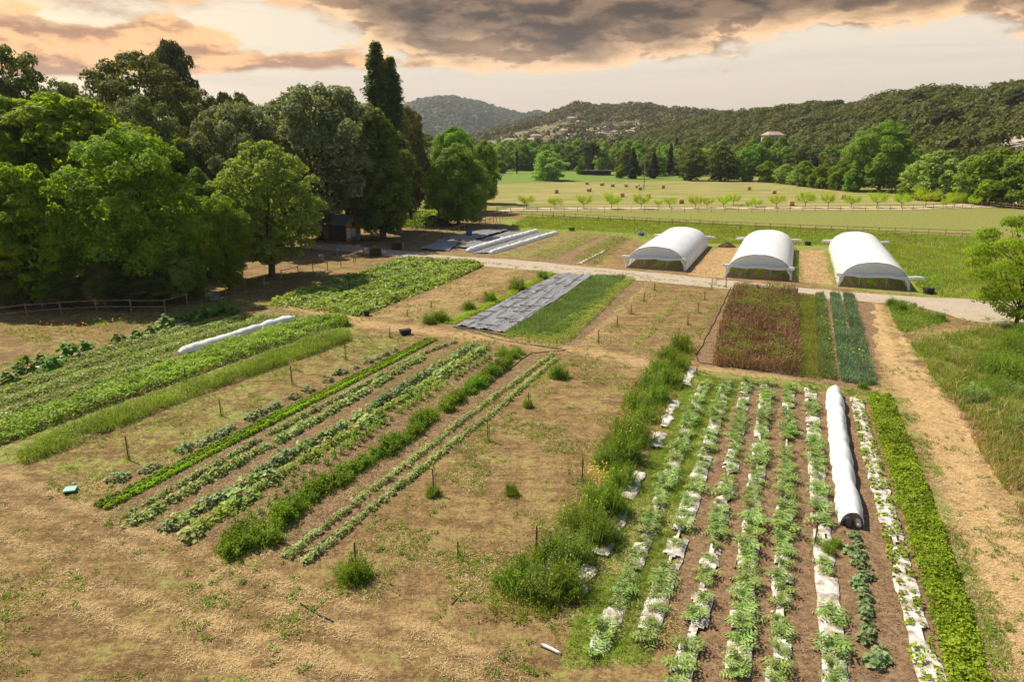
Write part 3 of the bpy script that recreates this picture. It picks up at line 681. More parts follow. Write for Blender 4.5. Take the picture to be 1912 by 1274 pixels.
# middle distance
tree_px('m2', 1022, 337, 281, 44, 'round pale green tree standing alone at the edge of the hay field')
tree_px('umb', 1098, 326, 264, 33, 'umbrella pine on the lawn behind the hay field')
tree_px('conifer', 1180, 334, 276, 19, 'larger of the two dark firs behind the hay field')
tree_px('conifer', 1219, 333, 284, 17, 'smaller of the two dark firs behind the hay field')
tree_px('cypress', 1250, 328, 268, 7, 'tall dark cypress right of the firs')
tree_px('cypress', 1260, 315, 256, 6, 'dark cypress behind the tall cypress')
tree_px('cypress', 965, 325, 276, 4, 'slim dark cypress above the lawn')
tree_px('m3', 1290, 337, 278, 34, 'dark green tree right of the cypresses')
tree_px('m3', 1345, 338, 272, 38, 'broad dark green tree at the back of the hay field')
tree_px('m1', 1390, 338, 276, 34, 'mid green tree at the right back corner of the hay field')
tree_px('m4', 1082, 326, 305, 10, 'small bright bush in front of the umbrella pine')
tree_px('m4', 1158, 333, 308, 13, 'small bright tree left of the larger fir')
tree_px('plane', 1640, 357, 227, 78, 'huge plane tree towering over the right-hand trees')
tree_px('m2', 1740, 374, 282, 62, 'pale green leafy tree right of the plane tree')
tree_px('m4', 1850, 383, 276, 66, 'bright green tree near the right edge')
tree_px('m2', 1805, 379, 290, 48, 'pale green tree between the two bright right-hand trees')
tree_px('m1', 1912, 388, 272, 60, 'leafy tree cut by the right edge')
for px, pyb, pyt, hw in [(1430, 340, 300, 24), (1465, 343, 306, 24), (1500, 348, 300, 26), (1535, 352, 305, 26), (1565, 355, 300, 25), (1590, 358, 315, 22), (1690, 370, 325, 20), (1480, 345, 318, 18), (1448, 341, 315, 16), (1520, 351, 322, 18)]:
    tree_px(['m1', 'm2', 'm4'][int(px) % 3], px, pyb, pyt, hw, 'low bushy tree at the right end of the hay field', group='bushy trees at the right end of the hay field')
n = 0
for row, (pyb, pyt, sp) in enumerate([(327, 279, 34), (318, 272, 30), (311, 266, 24), (305, 263, 20), (300, 261, 18)]):
    x = 880 + row * 9
    while x < 2060:
        key = ['m1', 'm4', 'm1', 'm2', 'm3', 'm4', 'm2'][rng.randint(7)]
        if row == 0 and (x < 1165 and x > 925): x += sp * .5; continue
        lift = (-14 if x > 1400 else 0) * (1 if row else .5) - (10 if x > 1650 else 0)
        tree_px(key, x, pyb + rng.uniform(-2, 2), pyt + lift + rng.uniform(-6, 6), sp * rng.uniform(.62, 1.0), 'green tree in the belt of woodland behind the hay field', group='trees in the woodland belt behind the hay field')
        x += sp * rng.uniform(.55, 1.0); n += 1
for i in range(46):
    x = rng.uniform(900, 1900); tree_px(['m1', 'm2', 'm4'][i % 3], x, rng.uniform(316, 330) if (x < 940 or x > 1170) else rng.uniform(310, 316), rng.uniform(298, 306), rng.uniform(9, 16), 'low bush at the foot of the woodland belt', 'bush', group='low bushes at the foot of the woodland belt')
for px, pyb, pyt in [(955, 312, 280), (1300, 318, 268), (1410, 300, 262), (1505, 305, 255), (1370, 305, 268)]:
    tree_px('cypress', px, pyb, pyt, 5, 'slim dark cypress in the woodland belt', group='slim cypresses in the woodland belt')
# right edge tree
tree_px('thin', 1896, 612, 394, 100, 'airy acacia with feathery foliage at the right edge beside the gravel')

# ------------------------------------------------------------------ hills
def px_dir(px):
    r = ray(px, HOR)[:2]; return r / np.linalg.norm(r)
def hill(name, ridge, Dr, Df, mat, amp=6, tree=8, back=1.6, nA=220, nT=60, z0=0):
    rp = np.array(ridge, float); pxs = np.linspace(rp[0, 0], rp[-1, 0], nA); pys = np.interp(pxs, rp[:, 0], rp[:, 1])
    dirs = np.array([px_dir(p) for p in pxs]); Dr_ = np.interp(pxs, [q[0] for q in Dr], [q[1] for q in Dr]) if isinstance(Dr, list) else np.full(nA, Dr)
    Df_ = np.interp(pxs, [q[0] for q in Df], [q[1] for q in Df]) if isinstance(Df, list) else np.full(nA, Df)
    zr = np.array([height_at(*(d * D), py) for d, D, py in zip(dirs, Dr_, pys)]) - tree
    def surf(ia, tt):
        D = Df_[ia] + (Dr_[ia] - Df_[ia]) * tt; p = dirs[ia] * D[..., None]
        s = np.where(tt <= 1, np.sin(np.clip(tt, 0, 1) * pi / 2) ** 1.15, np.clip(1 - (tt - 1) * .8, -.3, 1))
        z = z0 + zr[ia] * s + amp * (fbm(p[..., 0] / (amp * 9), p[..., 1] / (amp * 9), 4) - .5) * 2 * np.clip(tt * 3, 0, 1) * np.where(np.abs(tt - 1) < .12, .5, 1)
        return np.concatenate([p, z[..., None]], -1)
    TT = np.linspace(-.02, back, nT); ia, tg = np.meshgrid(np.arange(nA), TT, indexing='ij')
    V = surf(ia, tg); V[:, 0, 2] = -3
    g = Geo(); g.grid(V); o = g.build(name, mat, smooth=True); tag(o, kind='structure')
    return surf, nA
def forest(name, surf, nA, n, hmin, hmax, nl, mat, label_seed, tmin=0.02, tmax=1.15, conic=.5, keepf=None, aspect=.42):
    rng = np.random.RandomState(label_seed)
    ia = rng.randint(0, nA, n); tt = tmin + (tmax - tmin) * rng.rand(n) ** .75
    Pp = surf(ia, tt) + np.concatenate([rng.normal(size=(n, 2)) * 3, np.zeros((n, 1))], 1)
    if keepf is not None: kk = keepf(Pp, ia, tt); Pp = Pp[kk]; n = len(Pp)
    Hh = rng.uniform(hmin, hmax, n); R = Hh * aspect * rng.uniform(.7, 1.2, n)
    idx = np.repeat(np.arange(n), nl); m_ = len(idx); D = nrm(rng.normal(size=(m_, 3))); D[:, 2] = np.abs(D[:, 2]) * .9 - .1
    k2 = (np.sin(idx * 7.1 + D[:, 0] * 4) * np.cos(D[:, 1] * 4 + idx)) * .22 + 1
    C = Pp[idx] + D * (R[idx] * k2)[:, None] * np.array([1, 1, .85]) + np.stack([np.zeros(m_), np.zeros(m_), Hh[idx] * .55], 1)
    g = Geo(); L = R[idx] * rng.uniform(.38, .75, m_) * (14 / nl) ** .5 * 1.25
    g.leaves(C, D * 1.0 + rng.normal(size=(m_, 3)) * .22 + np.array([0, 0, .3]), L, L * .75, rng)
    if hmin > 5:
        tk = rng.rand(n) < .5
        for p, h in zip(Pp[tk][:700], Hh[tk][:700]): g.tube(np.array([p + [0, 0, -.5], p + [0, 0, h * .6]]), h * .018, 4, False)
    o = g.build(name, mat); tag(o, kind='stuff'); return o
hm = varmat('hill_scrub', (.065, .07, .025), (.13, .115, .05), .02, .95, .05, detail=8)
hm2 = varmat('hill_scrub_pale', (.10, .10, .05), (.24, .19, .115), .012, .95, .05, detail=8)
hm3 = varmat('hill_scrub_far', (.05, .065, .035), (.10, .11, .06), .006, .95, .05, detail=9)
s1, a1 = hill('far_hill', [(300, 240), (620, 234), (700, 216), (775, 194), (800, 187), (845, 182), (880, 191), (930, 203), (970, 213), (985, 212), (1005, 208), (1030, 216), (1100, 226), (1200, 236)], 3600, 1900, hm3, 16, 22, back=1.2, nA=260, nT=70)
forest('far_hill_forest', s1, a1, 11000, 12, 22, 7, M['l_hill_hazed'], 201, .1, 1.08, aspect=.7)
s2, a2 = hill('middle_hill', [(880, 258), (960, 236), (1010, 222), (1050, 209), (1080, 199), (1115, 203), (1150, 205), (1190, 200), (1240, 208), (1300, 214), (1400, 215), (1500, 214), (1700, 220), (2000, 230)], 1500, 720, hm2, 12, 8, nA=260, nT=70)
forest('middle_hill_forest', s2, a2, 9000, 6, 13, 13, M['l_hill'], 202, .03, 1.06, keepf=lambda P_, ia, tt: (fbm(P_[:, 0] / 60, P_[:, 1] / 60, 3) + np.clip(tt - .45, -.1, .3) > .40), aspect=.6)
s3, a3 = hill('near_hill', [(1180, 262), (1280, 236), (1340, 218), (1400, 208), (1450, 204), (1520, 202), (1570, 204), (1600, 196), (1650, 184), (1700, 177), (1760, 176), (1800, 184), (1850, 172), (1912, 164), (2100, 150), (2300, 150)],
              [(1180, 800), (1500, 620), (1912, 480), (2300, 420)], [(1180, 500), (1500, 360), (1700, 260), (1912, 225), (2300, 200)], hm, 5, 5, nA=300, nT=80)
def nearkeep(P_, ia, tt):
    rocky = (fbm(P_[:, 0] / 14 + 3, P_[:, 1] / 14, 3) > .47) & (ia > 178) & (tt > .12) & (tt < .38)
    return ~rocky
forest('near_hill_scrub', s3, a3, 2600, 3, 8, 40, M['l_olive_far'], 204, .0, 1.05, keepf=lambda P_, ia, tt: (fbm(P_[:, 0] / 45, P_[:, 1] / 45, 3) > .5) & nearkeep(P_, ia, tt), aspect=.5)
forest('near_hill_pines', s3, a3, 5600, 5, 11, 46, M['l_hill'], 203, .0, 1.1, keepf=nearkeep, aspect=.40)
# bare rock patch on the near hill
pi_ = []
ia, tg = np.meshgrid(np.arange(182, 262), np.linspace(.13, .36, 30), indexing='ij'); V = s3(ia, tg); V[..., 2] += .5 + 2.0 * (fbm(V[..., 0] / 7, V[..., 1] / 7, 4) - .52)
g = Geo(); g.grid(V); rk = g.build('rock_slope', M['stone'], smooth=False); tag(rk, kind='structure')
# a few big pines on the ridge
for px, tt_, h in [(1562, 1.0, 11), (1552, .99, 9), (1400, 1.0, 9), (1420, .98, 9), (1640, .8, 9), (1885, .45, 13), (1745, .3, 12), (1760, .3, 12), (1830, .5, 11), (1700, .5, 11)]:
    i = int((px - 1180) / (2300 - 1180) * 299); p = s3(np.array([i]), np.array([tt_]))[0]
    o = put_tree('umb', p[0], p[1], h, h * .42, 'tall pine rising above the others on the near hill', group='tall pines on the near hill'); o.location = p
# villas
def villa(px, surf, nA_, r0, r1, tt_, w, dd, hh, label, rot=0.0, lift=0):
    i = int((px - r0) / (r1 - r0) * (nA_ - 1)); p = surf(np.array([i]), np.array([tt_]))[0]
    root = empty('villa', p + [0, 0, lift], rot); tag(root, label, 'house', 'villas on the hills')
    g = Geo(); g.box((0, 0, hh / 2), (w, dd, hh + 2)); g.build('wall', M['plaster'], root)
    g = Geo(); e = .6; a, b_, z = w / 2 + e, dd / 2 + e, hh + 1.0
    g.add([(-a, -b_, z), (a, -b_, z), (a, b_, z), (-a, b_, z), (-a * .6, 0, z + 2), (a * .6, 0, z + 2)], [[0, 1, 5, 4], [2, 3, 4, 5]]); g.f.append(np.array([[1, 2, 5], [3, 0, 4]]) + 0)
    g.f.append(np.array([[3, 2, 1, 0]])); g.build('roof', M['tiles'], root)
    for k_ in range(3):
        g = Geo(); g.box((-w * .3 + k_ * w * .3, -dd / 2 - .05, hh * .55), (w * .1, .12, hh * .35)); g.build('window', M['glass'], root)
    return root
vl = [(1445, s3, a3, 1180, 2300, .22, 11, 7, 3.2, 'white villa with clay roof on the near hill above the woodland belt')]
for v in vl: villa(*v, rot=.3, lift=4)
for i, (px, tt_) in enumerate([(945, .04), (955, .08), (985, .06), (1003, .10), (1040, .07), (1057, .12), (1068, .08), (1085, .30), (1097, .12), (1112, .16), (1125, .10), (1133, .20), (1150, .14), (1160, .10), (1175, .13), (1188, .18), (1200, .10), (1222, .12), (1230, .20), (1070, .38), (1260, .22), (1290, .14)]):
    villa(px, s2, a2, 880, 2000, tt_ + .08, 9 + (i * 5) % 6, 8, 3.0 + (i % 3) * .5, 'pale villa with tiled roof among the trees of the middle hill', rot=(i * .7) % 1.2 - .3, lift=2)

# ------------------------------------------------------------------ plants of the beds
rng = np.random.RandomState(2024)
def artichoke_mesh(seed, R=.64, n=12):
    r = np.random.RandomState(seed); g = Geo()
    for i in range(n):
        a = i * 2.39996 + r.uniform(-.3, .3); L = R * r.uniform(.85, 1.25); up0 = r.uniform(.5, 1.25); inner = i / n
        el0 = up0 + .35 * (1 - inner); d = np.array([cos(a), sin(a), 0]); sd_ = np.array([-sin(a), cos(a), 0]); p = np.array([0, 0, .03]); th = el0; seg = 6
        pts = [p]
        for k_ in range(seg):
            p = p + (d * cos(th) + np.array([0, 0, 1]) * sin(th)) * L * 1.25 / seg; th -= r.uniform(.20, .36); pts.append(p)
        for k_ in range(seg):
            q0, q1 = pts[k_], pts[k_ + 1]; t_ = (k_ + .5) / seg; t3 = nrm(q1 - q0); nn = np.cross(t3, sd_)
            w = .012; g.add([q0 - sd_ * w, q0 + sd_ * w, q1 + sd_ * w * .8, q1 - sd_ * w * .8], [[0, 1, 2, 3]])
            lw_ = L * .40 * (sin(pi * (t_ * .85 + .12)) ** .8)
            for s in (-1, 1):
                b0 = q0 + t3 * .01; tipp = q0 + s * sd_ * lw_ + t3 * lw_ * .55 + nn * lw_ * r.uniform(-.25, .15)
                g.add([b0, q0 + s * sd_ * lw_ * .50 + t3 * lw_ * .05, tipp, q0 * .45 + q1 * .55 + s * sd_ * lw_ * .25], [[0, 1, 2, 3] if s > 0 else [3, 2, 1, 0]])
    return g
def dome_plant(seed, R, Hh, n, ls, asp=.8, shell=.8, up=.8, stem=0, mat2=None):
    r = np.random.RandomState(seed); g = Geo(); D = nrm(r.normal(size=(n, 3))); D[:, 2] = np.abs(D[:, 2])
    rr = shell + (1 - shell) * r.rand(n); lump = 1 + .22 * np.sin(D[:, 0] * 4 + seed) * np.sin(D[:, 1] * 5 + 1.7 * seed)
    C = D * (rr * lump)[:, None] * np.array([R, R, Hh]) + np.array([0, 0, .02])
    g.leaves(C, D * .6 + r.normal(size=(n, 3)) * .35 + np.array([0, 0, up]), ls * r.uniform(.7, 1.25, n), ls * asp * r.uniform(.7, 1.2, n), r)
    for k_ in range(stem):
        a = r.uniform(0, 6.28); g.tube([[0, 0, 0], [cos(a) * R * .4, sin(a) * R * .4, Hh * .8]], [.015, .006], 4, False)
    return g
def proto_obj(name, geo, mat): 
    o = geo.build(name, mat); o['_new'] = 1; return o
def place(protos, P_, label, cat, group=None, smin=.85, smax=1.15, rng_=rng, sz=None, rz=None):
    out = []
    for i, p in enumerate(P_):
        s = protos[rng_.randint(len(protos))]
        if s.get('_new'): o = s; del s['_new']
        else:
            if s.type == 'EMPTY': o = copy_tree(s)
            else: o = s.copy(); COL.objects.link(o)
        o.location = (p[0], p[1], float(hgt(p[0], p[1])) - .01)
        sc = rng_.uniform(smin, smax); o.scale = (sc * rng_.uniform(.92, 1.08), sc, sc * (rng_.uniform(.85, 1.15) if sz is None else sz))
        o.rotation_euler = (0, 0, rng_.uniform(0, 6.28) if rz is None else rz)
        for k_ in ('label', 'category', 'group'):
            if k_ in o: del o[k_]
        tag(o, label, cat, group); out.append(o)
    return out
def clean(protos):
    for s in protos:
        if s.get('_new'):
            for c in list(s.children): bpy.data.objects.remove(c)
            bpy.data.objects.remove(s)

def strip(name, path, width, mat, off=.02, bump=.04, rag=.12, hole=0.0, step=.15, nw=8, crown=0.0, label=None, cat=None, kind=None, seed=0, nf=3.2):
    c, d = along(path, step); nn = np.stack([d[:, 1], -d[:, 0]], 1); u = np.linspace(-.5, .5, nw)
    wv = width * (1 + rag * 2 * (fbm(np.arange(len(c)) * .23 + seed, np.zeros(len(c)) + seed, 3) - .5))
    V = c[:, None] + nn[:, None] * (u[None, :] * wv[:, None])[..., None]
    xs, ys = V[..., 0], V[..., 1]
    z = hgt(xs, ys) + off + bump * (fbm(xs * nf, ys * nf, 4)) + crown * (1 - (2 * u[None, :]) ** 2)
    z[:, 0] -= bump * .3; z[:, -1] -= bump * .3
    keep = None
    if hole:
        hx = (xs[:-1, :-1] + xs[1:, 1:]) / 2; hy = (ys[:-1, :-1] + ys[1:, 1:]) / 2
        keep = (fbm(hx * 1.3 + seed * 5, hy * 1.3, 3) > hole)
        mc = keep.shape[1] // 2; keep[:, mc - 1:mc + 2] |= (fbm(hx * 1.3 + seed * 5, hy * 1.3, 3) > hole - .10)[:, mc - 1:mc + 2]
        keep[:, keep.shape[1] // 2] |= (np.arange(len(keep)) % 9 != -1)
    g = Geo(); g.grid(np.concatenate([V, z[..., None]], -1), keep); o = g.build(name, mat, smooth=True)
    return tag(o, label, cat, None, kind)

# artichoke rows (top pixel -> bottom pixel)
arts = [proto_obj('artichoke_plant', artichoke_mesh(40 + i), M['artichoke']) for i in range(4)]
rows = [([(1316, 716), (1262, 860), (1203, 1010), (1115, 1222)], 'first', .62, .47, 1.0),
        ([(1357, 716), (1318, 850), (1266, 1010), (1203, 1200)], 'second', .66, .43, .95),
        ([(1394, 718), (1367, 860), (1333, 1010), (1303, 1160), (1262, 1290)], 'third', .62, .55, .9),
        ([(1432, 720), (1416, 860), (1399, 1010), (1376, 1270)], 'fourth', .66, .50, 1.0),
        ([(1473, 722), (1469, 860), (1464, 1010), (1452, 1290)], 'fifth', .62, .66, 1.0),
        ([(1513, 728), (1523, 860), (1536, 1010), (1562, 1290)], 'sixth', .66, .43, .95)]
for i, (pp, word, wd, hole, sc) in enumerate(rows):
    sc *= .80; hole = hole - .04 if hole < .6 else hole
    path = GL(pp)
    o = strip('mulch_film', path, wd, M['mulch'], .03, .10, .22, hole, .12, 9, .02, 'torn white mulch film under the %s artichoke row from the hedge' % word, 'mulch film', seed=i + 1)
    P_, _ = along(path, .74 if sc > .75 else .80, .14, rng)
    keep = rng.rand(len(P_)) > (.06 if i != 5 else .22); P_ = P_[keep] + rng.normal(size=(keep.sum(), 2)) * .05
    place(arts, P_, 'silvery green artichoke plant in the %s artichoke row counted from the yellow flowering hedge' % word, 'artichoke', 'artichoke plants of the %s row' % word, .62 * sc, 1.18 * sc)
for j, (pa, pb, w_, lb) in enumerate([((1292, 692), (1280, 722), .5, 'far end of the hedge'), ((1262, 752), (1240, 800), .5, 'upper middle of the hedge'), ((1234, 812), (1222, 838), .6, 'green bush in the middle of the hedge'), ((1196, 885), (1172, 935), .65, 'bright yellow flowers of the hedge'),
                                      ((1160, 955), (1120, 1040), .7, 'glossy bush in the near half of the hedge'), ((1102, 1062), (1068, 1118), .65, 'near end of the hedge')]):
    a_, b_ = GL([pa, pb]); strip('mulch_film', np.array([a_, (a_ + b_) / 2 + AY * rng.uniform(-.15, .15), b_]), w_, M['mulch'], .03, .16, .5, 0, .10, 8, 0, 'torn dirty white film beside the ' + lb, 'mulch film', seed=21 + j * 3)
# soil furrows between the rows
# small double-row crop on white film at the right
pr8 = [(1597, 745), (1628, 860), (1662, 980), (1700, 1130), (1745, 1290)]
strip('mulch_film', GL(pr8), .68, M['mulch'], .03, .07, .25, .40, .12, 9, .02, 'long white mulch film with two lines of small seedlings left of the strawberry bed', 'mulch film', seed=33)
sm = [proto_obj('seedling_plant', dome_plant(70 + i, .13, .16, 16, .13, .5), M['strawb']) for i in range(3)]
for s, wd in ((-1, 'left'), (1, 'right')):
    P_, d_ = along(GL(pr8), .30, .05, rng); P_ = P_ + np.stack([d_[:, 1], -d_[:, 0]], 1) * .19 * s + rng.normal(size=P_.shape) * .03
    P_ = P_[rng.rand(len(P_)) > .15]
    place(sm, P_, 'small green seedling in the %s line on the white film beside the strawberries' % wd, 'seedling', 'seedlings in the %s line on the white film' % wd, .7, 1.7)
clean(sm)
# zucchini below the white tube
zu = [proto_obj('zucchini_plant', dome_plant(80 + i, .26, .30, 34, .17, .9, .6), M['blue_leaf']) for i in range(3)]
P_, _ = along(GL([(1597, 1008), (1612, 1100), (1638, 1245)]), .33, .08, rng)
P_ = np.vstack([P_ + rng.normal(size=P_.shape) * .12]); place(zu, P_, 'dark bluish squash plant in the short row in front of the white tube', 'squash plant', 'squash plants in front of the white tube', .8, 1.2)

def cover(name, poly, dens, ls, h0, mat, label=None, asp=.8, rowfreq=0, rowdir=None, up=.9, world=False, seed=1, thin=0.0, hn=.5, nscale=.6):
    """a mass of leaves over an area: ground cover nobody could count"""
    r = np.random.RandomState(seed); poly = np.asarray(poly) if world else GL(poly)
    ar = abs(np.sum(poly[:, 0] * np.roll(poly[:, 1], -1) - poly[:, 1] * np.roll(poly[:, 0], -1)) / 2)
    n = int(min(ar * dens, 90000)); q = sample_poly(poly, n, r) + r.normal(size=(n, 2)) * .06
    dd = polydist(q[:, 0], q[:, 1], poly); edge_ = np.clip(dd / .35, 0, 1) ** .5
    f = fbm(q[:, 0] / nscale, q[:, 1] / nscale, 3); hh = h0 * (.45 + hn + (f - .5) * 1.6) * (.35 + .65 * edge_)
    if rowfreq:
        s_ = q @ (rowdir if rowdir is not None else AY); ph = np.cos(s_ * 2 * pi / rowfreq); hh = hh * (.62 + .38 * ph); kk = r.rand(n) < .55 + .45 * ph
    else: kk = np.ones(n, bool)
    kk &= f > thin
    q, hh = q[kk], np.maximum(hh[kk], .02); n = len(q)
    z = hgt(q[:, 0], q[:, 1]) + hh * r.rand(n) ** .45
    g = Geo(); g.leaves(np.column_stack([q, z]), r.normal(size=(n, 3)) * .5 + np.array([0, 0, up]), ls * r.uniform(.6, 1.3, n), ls * asp * r.uniform(.7, 1.2, n), r)
    o = g.build(name, mat); return tag(o, label, None, None, 'stuff')
def blades_area(name, poly, dens, h0, w, mat, lean=.6, label=None, seed=1, thin=0.0, world=False, nscale=1.2, add=None, rowfreq=0, cap=120000, tuft=1):
    r = np.random.RandomState(seed); poly = np.asarray(poly) if world else GL(poly)
    ar = abs(np.sum(poly[:, 0] * np.roll(poly[:, 1], -1) - poly[:, 1] * np.roll(poly[:, 0], -1)) / 2)
    n = int(min(ar * dens, cap)); q = sample_poly(poly, max(n // tuft, 1), r)
    f = fbm(q[:, 0] / nscale, q[:, 1] / nscale, 3); kk = f > thin
    if rowfreq: kk &= r.rand(len(q)) < .5 + .5 * np.cos(q @ AY * 2 * pi / rowfreq)
    q = q[kk]; f = f[kk]; q = np.repeat(q, tuft, 0); f = np.repeat(f, tuft); q = q + r.normal(size=q.shape) * .05
    hh = h0 * (.4 + f * 1.1) * r.uniform(.6, 1.2, len(q)); g = Geo()
    g.blades(np.column_stack([q, hgt(q[:, 0], q[:, 1])]), hh, w * r.uniform(.7, 1.3, len(q)), lean, r)
    o = g.build(name, mat); return tag(o, label, None, None, 'stuff')

# strawberry bed on the right
cover('strawberry_bed', [(1618, 741), (1663, 742), (1748, 960), (1800, 1110), (1852, 1290), (1775, 1290), (1748, 1180), (1690, 975), (1645, 830)], 950, .10, .34, M['strawb'], seed=3, hn=.5)
# leek, onion and brown seed crop
cover('dead_seed_crop', [(1368, 539), (1488, 547), (1494, 703), (1300, 680), (1330, 620)], 10, .1, .9, M['deadcrop'], seed=4)
bc = [(1370, 539), (1487, 547), (1493, 702), (1330, 684), (1345, 610)]
blades_area('brown_seed_crop', bc, 110, .80, .035, M['deadcrop'], .6, seed=5, nscale=.8)
cover('brown_seed_heads', bc, 120, .12, .85, M['deadcrop'], asp=.5, seed=6, up=.2, hn=.45)
cover('green_weeds_in_seed_crop', bc, 120, .12, .9, M['weed'], asp=.5, seed=7, up=.3, thin=.47, hn=.5, nscale=1.6)
blades_area('pale_grass_strip', [(1492, 550), (1521, 552), (1534, 712), (1493, 704)], 260, .30, .02, M['grass'], .6, seed=8)
for i, (a_, b_, c_, d__, mt, nm) in enumerate([((1523, 551), (1537, 552), (1560, 712), (1530, 706), 'onion', 'parsley_row'), ((1550, 551), (1566, 554), (1606, 718), (1571, 714), 'leek', 'leek_row'), ((1575, 553), (1593, 556), (1634, 720), (1610, 720), 'leek', 'leek_row')]):
    blades_area(nm, [a_, b_, c_, d__], 420, .50, .035, M[mt], .55, seed=20 + i, cap=60000)
cover('yellow_weeds_in_leeks', [(1525, 600), (1600, 600), (1640, 712), (1560, 700)], 10, .16, .6, M['bean'], seed=12, thin=.5)
# onions right of the tarp
blades_area('onion_rows', [(1112, 517), (1168, 519), (1040, 628), (942, 622), (1040, 565)], 330, .42, .03, M['onion'], .6, seed=30)
cover('green_weeds_by_onions', [(1168, 519), (1187, 521), (1062, 640), (1035, 642), (1000, 634)], 330, .10, .32, M['bean'], asp=.5, seed=31)
cover('green_weeds_by_onions', [(940, 622), (1000, 628), (1030, 642), (1055, 640), (1040, 655), (935, 632)], 160, .12, .5, M['weed'], asp=.5, seed=32)
strip('pale_border', GL([(1050, 605), (1120, 560)]), .3, M['mulch'], .05, .05, .3, .6, label='thin torn strip of pale film among the onions', cat='mulch film', seed=9)
# pumpkin field
cover('pumpkin_patch', [(505, 566), (560, 545), (640, 520), (700, 500), (745, 484), (895, 490), (902, 497), (840, 528), (760, 560), (672, 592), (600, 580)], 62, .34, .50, M['pumpkin'], asp=.9, seed=40, rowfreq=2.4, up=.7)
cover('pumpkin_vines', [(500, 570), (560, 545), (640, 520), (700, 500), (760, 482), (890, 488), (780, 540), (672, 590), (600, 584)], 30, .26, .3, M['squash'], asp=.9, seed=41, up=.8)
# left beds
lowp = [(-60, 745), (0, 722), (120, 676), (300, 622), (430, 590), (470, 590), (575, 592), (560, 600), (335, 655), (300, 690), (150, 742), (0, 800), (-60, 815)]
cover('low_trailing_crop', lowp, 210, .16, .26, M['lowcrop'], asp=.85, seed=42, rowfreq=1.9, thin=.22)
cover('low_trailing_crop', lowp, 40, .14, .16, M['weed'], asp=.6, seed=43, thin=.42)
cover('broad_bean_row', [(-60, 826), (0, 800), (330, 677), (560, 603), (648, 592), (640, 608), (480, 660), (335, 712), (150, 775), (0, 832), (-60, 852)], 210, .20, .55, M['bean'], asp=.6, seed=44)
blades_area('wild_grass_strip', [(0, 850), (330, 718), (640, 612), (640, 622), (330, 742), (0, 872)], 90, .32, .02, M['grass'], .8, seed=45, tuft=5, thin=.4)
fs = [(28, 862), (120, 805), (330, 735), (480, 678), (600, 628), (655, 622), (655, 637), (560, 672), (380, 735), (180, 815), (45, 868)]
blades_area('flowering_strip', fs, 260, .62, .02, M['fennel'], .9, seed=46, nscale=.7, thin=.36)
cover('flowering_strip_leaves', fs, 260, .10, .60, M['grass_lush'], asp=.45, seed=47, up=.3)
cover('pale_wild_flowers', fs, 45, .05, .85, M['white_fl'], asp=.9, seed=48, up=.6, hn=.6)
# rhubarb-like plants at the left edge of the beds
rh = [proto_obj('leafy_marrow_plant', dome_plant(90 + i, .62, .75, 46, .40, .75, .55, stem=6), M['rhubarb']) for i in range(3)]
lp = [(20, 712), (48, 694), (82, 680), (96, 690), (125, 668), (157, 655), (224, 640), (258, 632), (287, 622), (312, 612), (340, 602), (366, 597), (388, 590), (418, 582), (436, 586)]
lab = ['in the sun beside the dry grass', 'with its leaves half in shade', 'in the shade of the wood']
for i, p in enumerate(lp):
    place(rh, [G(*p)], 'big-leaved plant at the left border of the beds, %s' % lab[0 if p[0] < 170 else 1 if p[0] < 270 else 2], 'vegetable plant', 'big-leaved plants along the left border of the beds', 1.0, 1.45)
strip('mulch_film', GL([(15, 700), (60, 690), (150, 662), (260, 632), (350, 602)]), .5, M['mulch'], .03, .08, .3, .5, label='strip of pale film under the big-leaved plants at the left', cat='mulch film', seed=12)
# poppies in the shade
r_ = np.random.RandomState(8); q = sample_poly(GL([(10, 640), (60, 610), (230, 590), (260, 600), (120, 630)]), 60, r_)
g = Geo(); g.leaves(np.column_stack([q, hgt(q[:, 0], q[:, 1]) + .35]), r_.normal(size=(60, 3)) * .3 + [0, -.5, 1], .14, .14, r_); tag(g.build('red_flowers', M['orange_fl']), kind='stuff')
blades_area('shaded_grass', [(0, 620), (120, 596), (330, 588), (380, 570), (470, 545), (470, 556), (300, 604), (80, 645)], 60, .25, .02, M['grass'], .8, seed=49, tuft=5, thin=.45)

# the vegetable plot
let = [proto_obj('lettuce_head', dome_plant(100 + i, .155, .17, 70, .12, .95, .8, .3), M['lettuce']) for i in range(3)]
oak = [proto_obj('loose_leaf_lettuce', dome_plant(110 + i, .15, .15, 48, .12, .8, .7, .5), M['oakleaf']) for i in range(3)]
Lp = GL([(200, 948), (470, 810), (812, 636)])
P_, d_ = along(Lp, .285, .02, rng); nn_ = np.stack([d_[:, 1], -d_[:, 0]], 1)
place(let, P_ + nn_ * .02, 'round bright yellow-green lettuce in the long lettuce row of the vegetable plot', 'lettuce', 'round lettuces of the long row', .92, 1.12)
place(oak, P_ - nn_ * .34, 'darker loose lettuce in the line next to the round lettuces', 'lettuce', 'loose lettuces next to the round ones', .9, 1.15)
P2, _ = along(Lp, .31, .03, rng); place(oak, P2 - nn_[:1] * .64, 'darker loose lettuce in the outer line of the lettuce bed', 'lettuce', 'loose lettuces of the outer line', .85, 1.1)
clean(let); clean(oak)
sq = [proto_obj('squash_plant', dome_plant(120 + i, .36, .34, 38, .20, .9, .6), M['squash']) for i in range(4)]
sqd = [proto_obj('squash_plant', dome_plant(126 + i, .36, .36, 42, .19, .8, .6), M['blue_leaf']) for i in range(2)]
